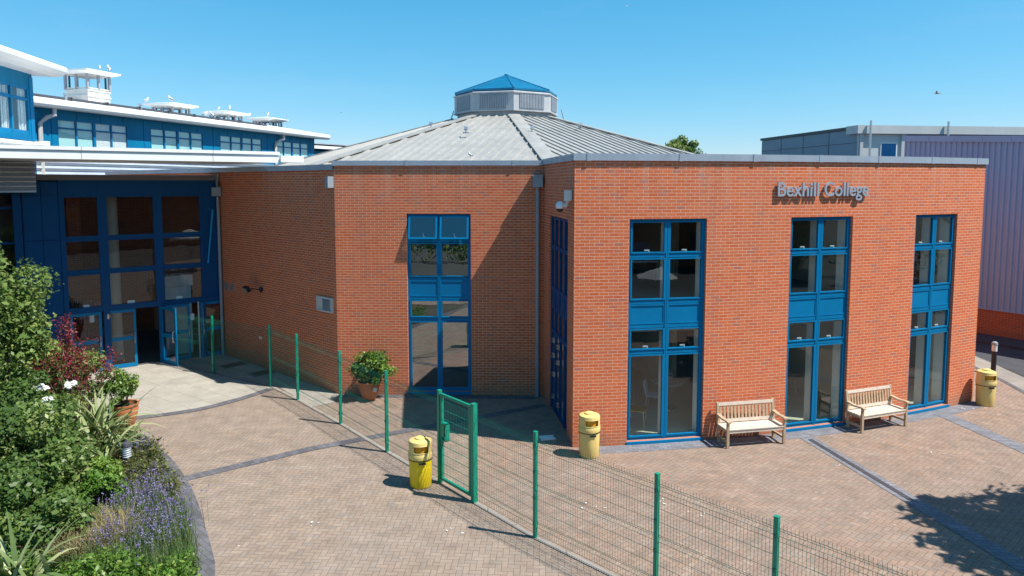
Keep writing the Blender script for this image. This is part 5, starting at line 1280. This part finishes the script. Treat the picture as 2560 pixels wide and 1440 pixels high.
# brick building across the yard, whose shaded front is mirrored in the entrance glazing
OB = (20, -14, 0); ob = thing('opposite_building', OB, 'two-storey brick building across the yard, mirrored in the entrance glazing', 'building')
OP_ = Path((4, -20.4), (34, -8.0))
if OP_.n.y < 0: OP_.n = -OP_.n
ow = [(a_, a_ + 1.6, z_, z_ + 1.5) for a_ in (2, 6, 10, 14, 18, 22, 26) for z_ in (1.0, 4.2)]
mb = MB(); wall(mb, OP_, 0, OP_.L, 0, 7.2, .3, ow); build('front_wall', mb, M['brick'], ob, off=OB)
mb = MB(); wbox(mb, OP_, -.2, OP_.L + .2, -8, .3, 7.2, 7.5); build('roof', mb, M['coping'], ob, off=OB)
mb = MB(); wbox(mb, OP_, .1, OP_.L - .1, -7.8, -.35, 0, 7.1); build('inner_wall', mb, M['dark_in'], ob, off=OB)
for (a_, b_, z_, y_) in ow:
    mb = MB(); wbox(mb, OP_, a_, a_ + .07, -.2, -.1, z_, y_); wbox(mb, OP_, b_ - .07, b_, -.2, -.1, z_, y_); wbox(mb, OP_, a_ + .07, b_ - .07, -.2, -.1, z_, z_ + .07); wbox(mb, OP_, a_ + .07, b_ - .07, -.2, -.1, y_ - .07, y_); wbox(mb, OP_, (a_ + b_) / 2 - .03, (a_ + b_) / 2 + .03, -.2, -.1, z_ + .07, y_ - .07); wn = build('window', mb, M['blue'], ob, off=OB)
    mb = MB(); wbox(mb, OP_, a_ + .05, b_ - .05, -.16, -.154, z_ + .05, y_ - .05); build('pane', mb, M['glass'], wn, off=OB)
# parasol mirrored in the left of the three tall windows
pa = thing('parasol', (9.9, 5.3, 0), 'open white garden parasol mirrored in the widest tall window', 'parasol')
mb = MB(); mb.tube([(0, 0, 0), (0, 0, 2.75)], .025, 8); build('pole', mb, M['steel'], pa)
mb = MB(); mb.lathe([(0, 2.75), (.7, 2.5), (1.25, 2.25), (1.25, 2.13)], 8); build('canopy', mb, M['cream'], pa)
mb = MB(); mb.lathe([(0, 0), (.3, 0), (.3, .06), (.05, .12)], 16); build('base', mb, M['kerb'], pa)

# ------------------------------------------------------------------ furniture behind the panes
def chair(loc, rz, lb, m):
    t_ = thing('cafe_chair', (*loc, .07), lb, 'chair', 'chairs behind the tall windows', rz)
    mb = MB(); mb.box(-.2, .2, -.2, .2, .44, .46); build('seat', mb, m, t_, bevel=.006)
    mb = MB(); mb.box(-.19, .19, -.01, .01, .0, .36, Matrix.Translation((0, .2, .47)) @ Matrix.Rotation(R(-10), 4, 'X')); build('backrest', mb, m, t_, bevel=.006)
    for x, y in ((-.17, -.17), (.17, -.17), (.17, .17), (-.17, .17)):
        mb = MB(); mb.tube([(x, y, .44), (x * 1.25, y * 1.25, 0)], .011, 6); build('leg', mb, M['steel'], t_)
def table(loc, lb):
    t_ = thing('round_table', (*loc, .07), lb, 'table', 'round tables behind the tall windows')
    mb = MB(); mb.lathe([(0, .70), (.42, .70), (.43, .715), (.42, .73), (0, .73)], 32); build('tabletop', mb, M['tabletop'], t_, smooth='auto')
    mb = MB(); mb.tube([(0, 0, 0), (0, 0, .7)], .035, 10); mb.lathe([(0, 0), (.25, 0), (.24, .02), (0, .04)], 20); build('pedestal', mb, M['steel'], t_)
def inr(s, d): p = AR(s, d); return (p.x, p.y)
table(inr(4.62, -1.35), 'round pale table in the lower pane nearest the corner bin')
chair(inr(4.45, -.75), 2.6, 'yellow ply chair cut off by the left frame of the widest window', M['seatwood'])
chair(inr(5.1, -.95), -1.9 + math.pi, 'yellow ply chair to the right of the round pale table', M['seatwood'])
chair(inr(4.75, -2.1), 0, 'pale chair behind the round table', M['tabletop'])
table(inr(6.5, -2.2), 'round pale table further back on the right of the widest window'); chair(inr(6.0, -2.0), 1.2, 'pale metal chair by the rear round table', M['curtain'])
table(inr(8.9, -1.5), 'round table in the middle window'); chair(inr(9.4, -2.2), .6, 'chair behind the table in the middle window', M['curtain']); chair(inr(10.6, -2.4), 2.0, 'chair at the right of the middle window', M['seatwood'])
for s in (5.2, 8.8, 12.9):
    p = AR(s, -2.6); t_ = thing('screen_desk', (p.x, p.y, 3.3), 'desk with a screen on the upper floor behind the tall window at arc position' if False else {5.2: 'upper floor desk with screens behind the widest window', 8.8: 'upper floor desk with screens behind the middle window', 12.9: 'upper floor desk with screens behind the narrowest window'}[s], 'desk', 'desks on the upper floor', rz=s / 31.8)
    mb = MB(); mb.box(-.9, .9, -.35, .35, .7, .73); build('desktop', mb, M['curtain'], t_)
    mb = MB()
    for x in (-.85, .82): mb.box(x, x + .03, -.3, .3, 0, .7)
    build('leg_frame', mb, M['darkgrey'], t_)
    for x in (-.45, .45):
        mb = MB(); mb.box(x - .27, x + .27, -.02, .02, .85, 1.2); mb.box(x - .03, x + .03, 0, .04, .73, .9); build('monitor', mb, mk('blue_screen_back', (.06, .08, .22), .4), t_)

# ------------------------------------------------------------------ gulls and flying birds
def gull(loc, rz, lb, s=1.0):
    t_ = thing('gull', loc, lb, 'gull', 'gulls resting on the roofs', rz); t_.scale = (s * .85,) * 3
    mb = MB(); Mb = Matrix.Rotation(R(-28), 4, 'Y'); mb.ell((0, 0, .2), (.19, .085, .09), Mb, 12, 8); mb.ell((.12, 0, .31), (.07, .05, .09), Mb); mb.ell((.15, 0, .38), (.055, .045, .045)); build('body', mb, M['gull'], t_, smooth=True)
    mb = MB()
    for sy in (-1, 1): mb.ell((-.07, sy * .06, .19), (.19, .03, .06), Matrix.Rotation(R(-24), 4, 'Y'))
    build('wings', mb, M['gull_grey'], t_, smooth=True)
    mb = MB(); mb.tube([(.2, 0, .375), (.26, 0, .36)], [.014, .004], 6)
    build('beak', mb, M['beak'], t_)
    for sy in (-1, 1): mb = MB(); mb.tube([(0, sy * .03, .14), (.0, sy * .03, 0)], .008, 5); mb.box(0, .05, sy * .03 - .015, sy * .03 + .015, 0, .006); build('leg', mb, M['beak'], t_)
def wq(s, o, z): p = WP(s, o); return (p.x, p.y, z)
gull(wq(9.9, -4.1, 12.06), 2.4, 'large gull on the right edge of the tallest roof turret', 1.15)
gull(wq(9.2, -4.0, 12.06), 2.2, 'small gull beside the large one on the tallest turret', .8)
gull(wq(14.55, -6.0, 10.98), 1.0, 'gull on the left tip of the second turret roof', .95)
gull(wq(15.5, -5.0, 11.1), 3.0, 'gull on the peak of the second turret roof', 1.15)
gull(wq(13.5, -.5, 9.86), 2.6, 'gull standing on the roof edge in front of the second turret', 1.1); gull(wq(12.9, -.5, 9.86), .4, 'small gull on the roof edge left of its neighbour', .85)
gull(wq(20.9, -4.8, 11.1), 2.0, 'gull on the peak of the third turret roof', 1.1); gull(wq(20.2, -5.2, 11.06), .6, 'small gull left of the peak on the third turret', .7)
gull(wq(24.7, -6.0, 10.98), .8, 'gull on the left tip of the farthest turret roof', 1.0); gull(wq(25.7, -5.0, 11.1), 1.6, 'gull on the right of the farthest turret roof', 1.0)
gull((-1.53, 25.8, 7.0), 2.5, 'white gull on the left slope of the octagonal roof above the front parapet', .6)
def flyer(loc, rz, lb, s, m):
    t_ = thing('flying_bird', loc, lb, 'bird', None, rz); t_.scale = (s, s, s)
    mb = MB(); mb.ell((0, 0, 0), (.24, .06, .055)); mb.ell((.22, 0, .02), (.06, .04, .04)); mb.hexa([(-.4, -.05, -.01), (-.2, -.03, -.01), (-.2, .03, -.01), (-.4, .05, -.01), (-.4, -.05, 0), (-.2, -.03, .02), (-.2, .03, .02), (-.4, .05, 0)]); build('body', mb, m, t_, smooth=True)
    for sy in (-1, 1):
        mb = MB(); pr = [(.1, -.08, 0, 0), (.14, -.06, .28, .1), (.05, -.1, .55, .14), (-.12, -.16, .78, .2)]
        for (a0, b0, y0, z0_), (a1, b1, y1, z1_) in zip(pr[:-1], pr[1:]):
            mb.hexa([(b0, sy * y0, z0_), (a0, sy * y0, z0_), (a1, sy * y1, z1_), (b1, sy * y1, z1_), (b0, sy * y0, z0_ + .012), (a0, sy * y0, z0_ + .012), (a1, sy * y1, z1_ + .012), (b1, sy * y1, z1_ + .012)])
        build('wing', mb, m, t_)
flyer((17.98, 30, 9.84), 2.4, 'dark bird gliding in the sky above the far right building', .42, M['gull_grey'])
flyer((6.4, 40, 15.9), .6, 'tiny pale bird high in the sky at the top of the picture', .28, M['gull'])
flyer((-14.5, 60, 12.0), 1.2, 'tiny dark bird in the sky left of the octagonal roof', .25, M['gull_grey'])
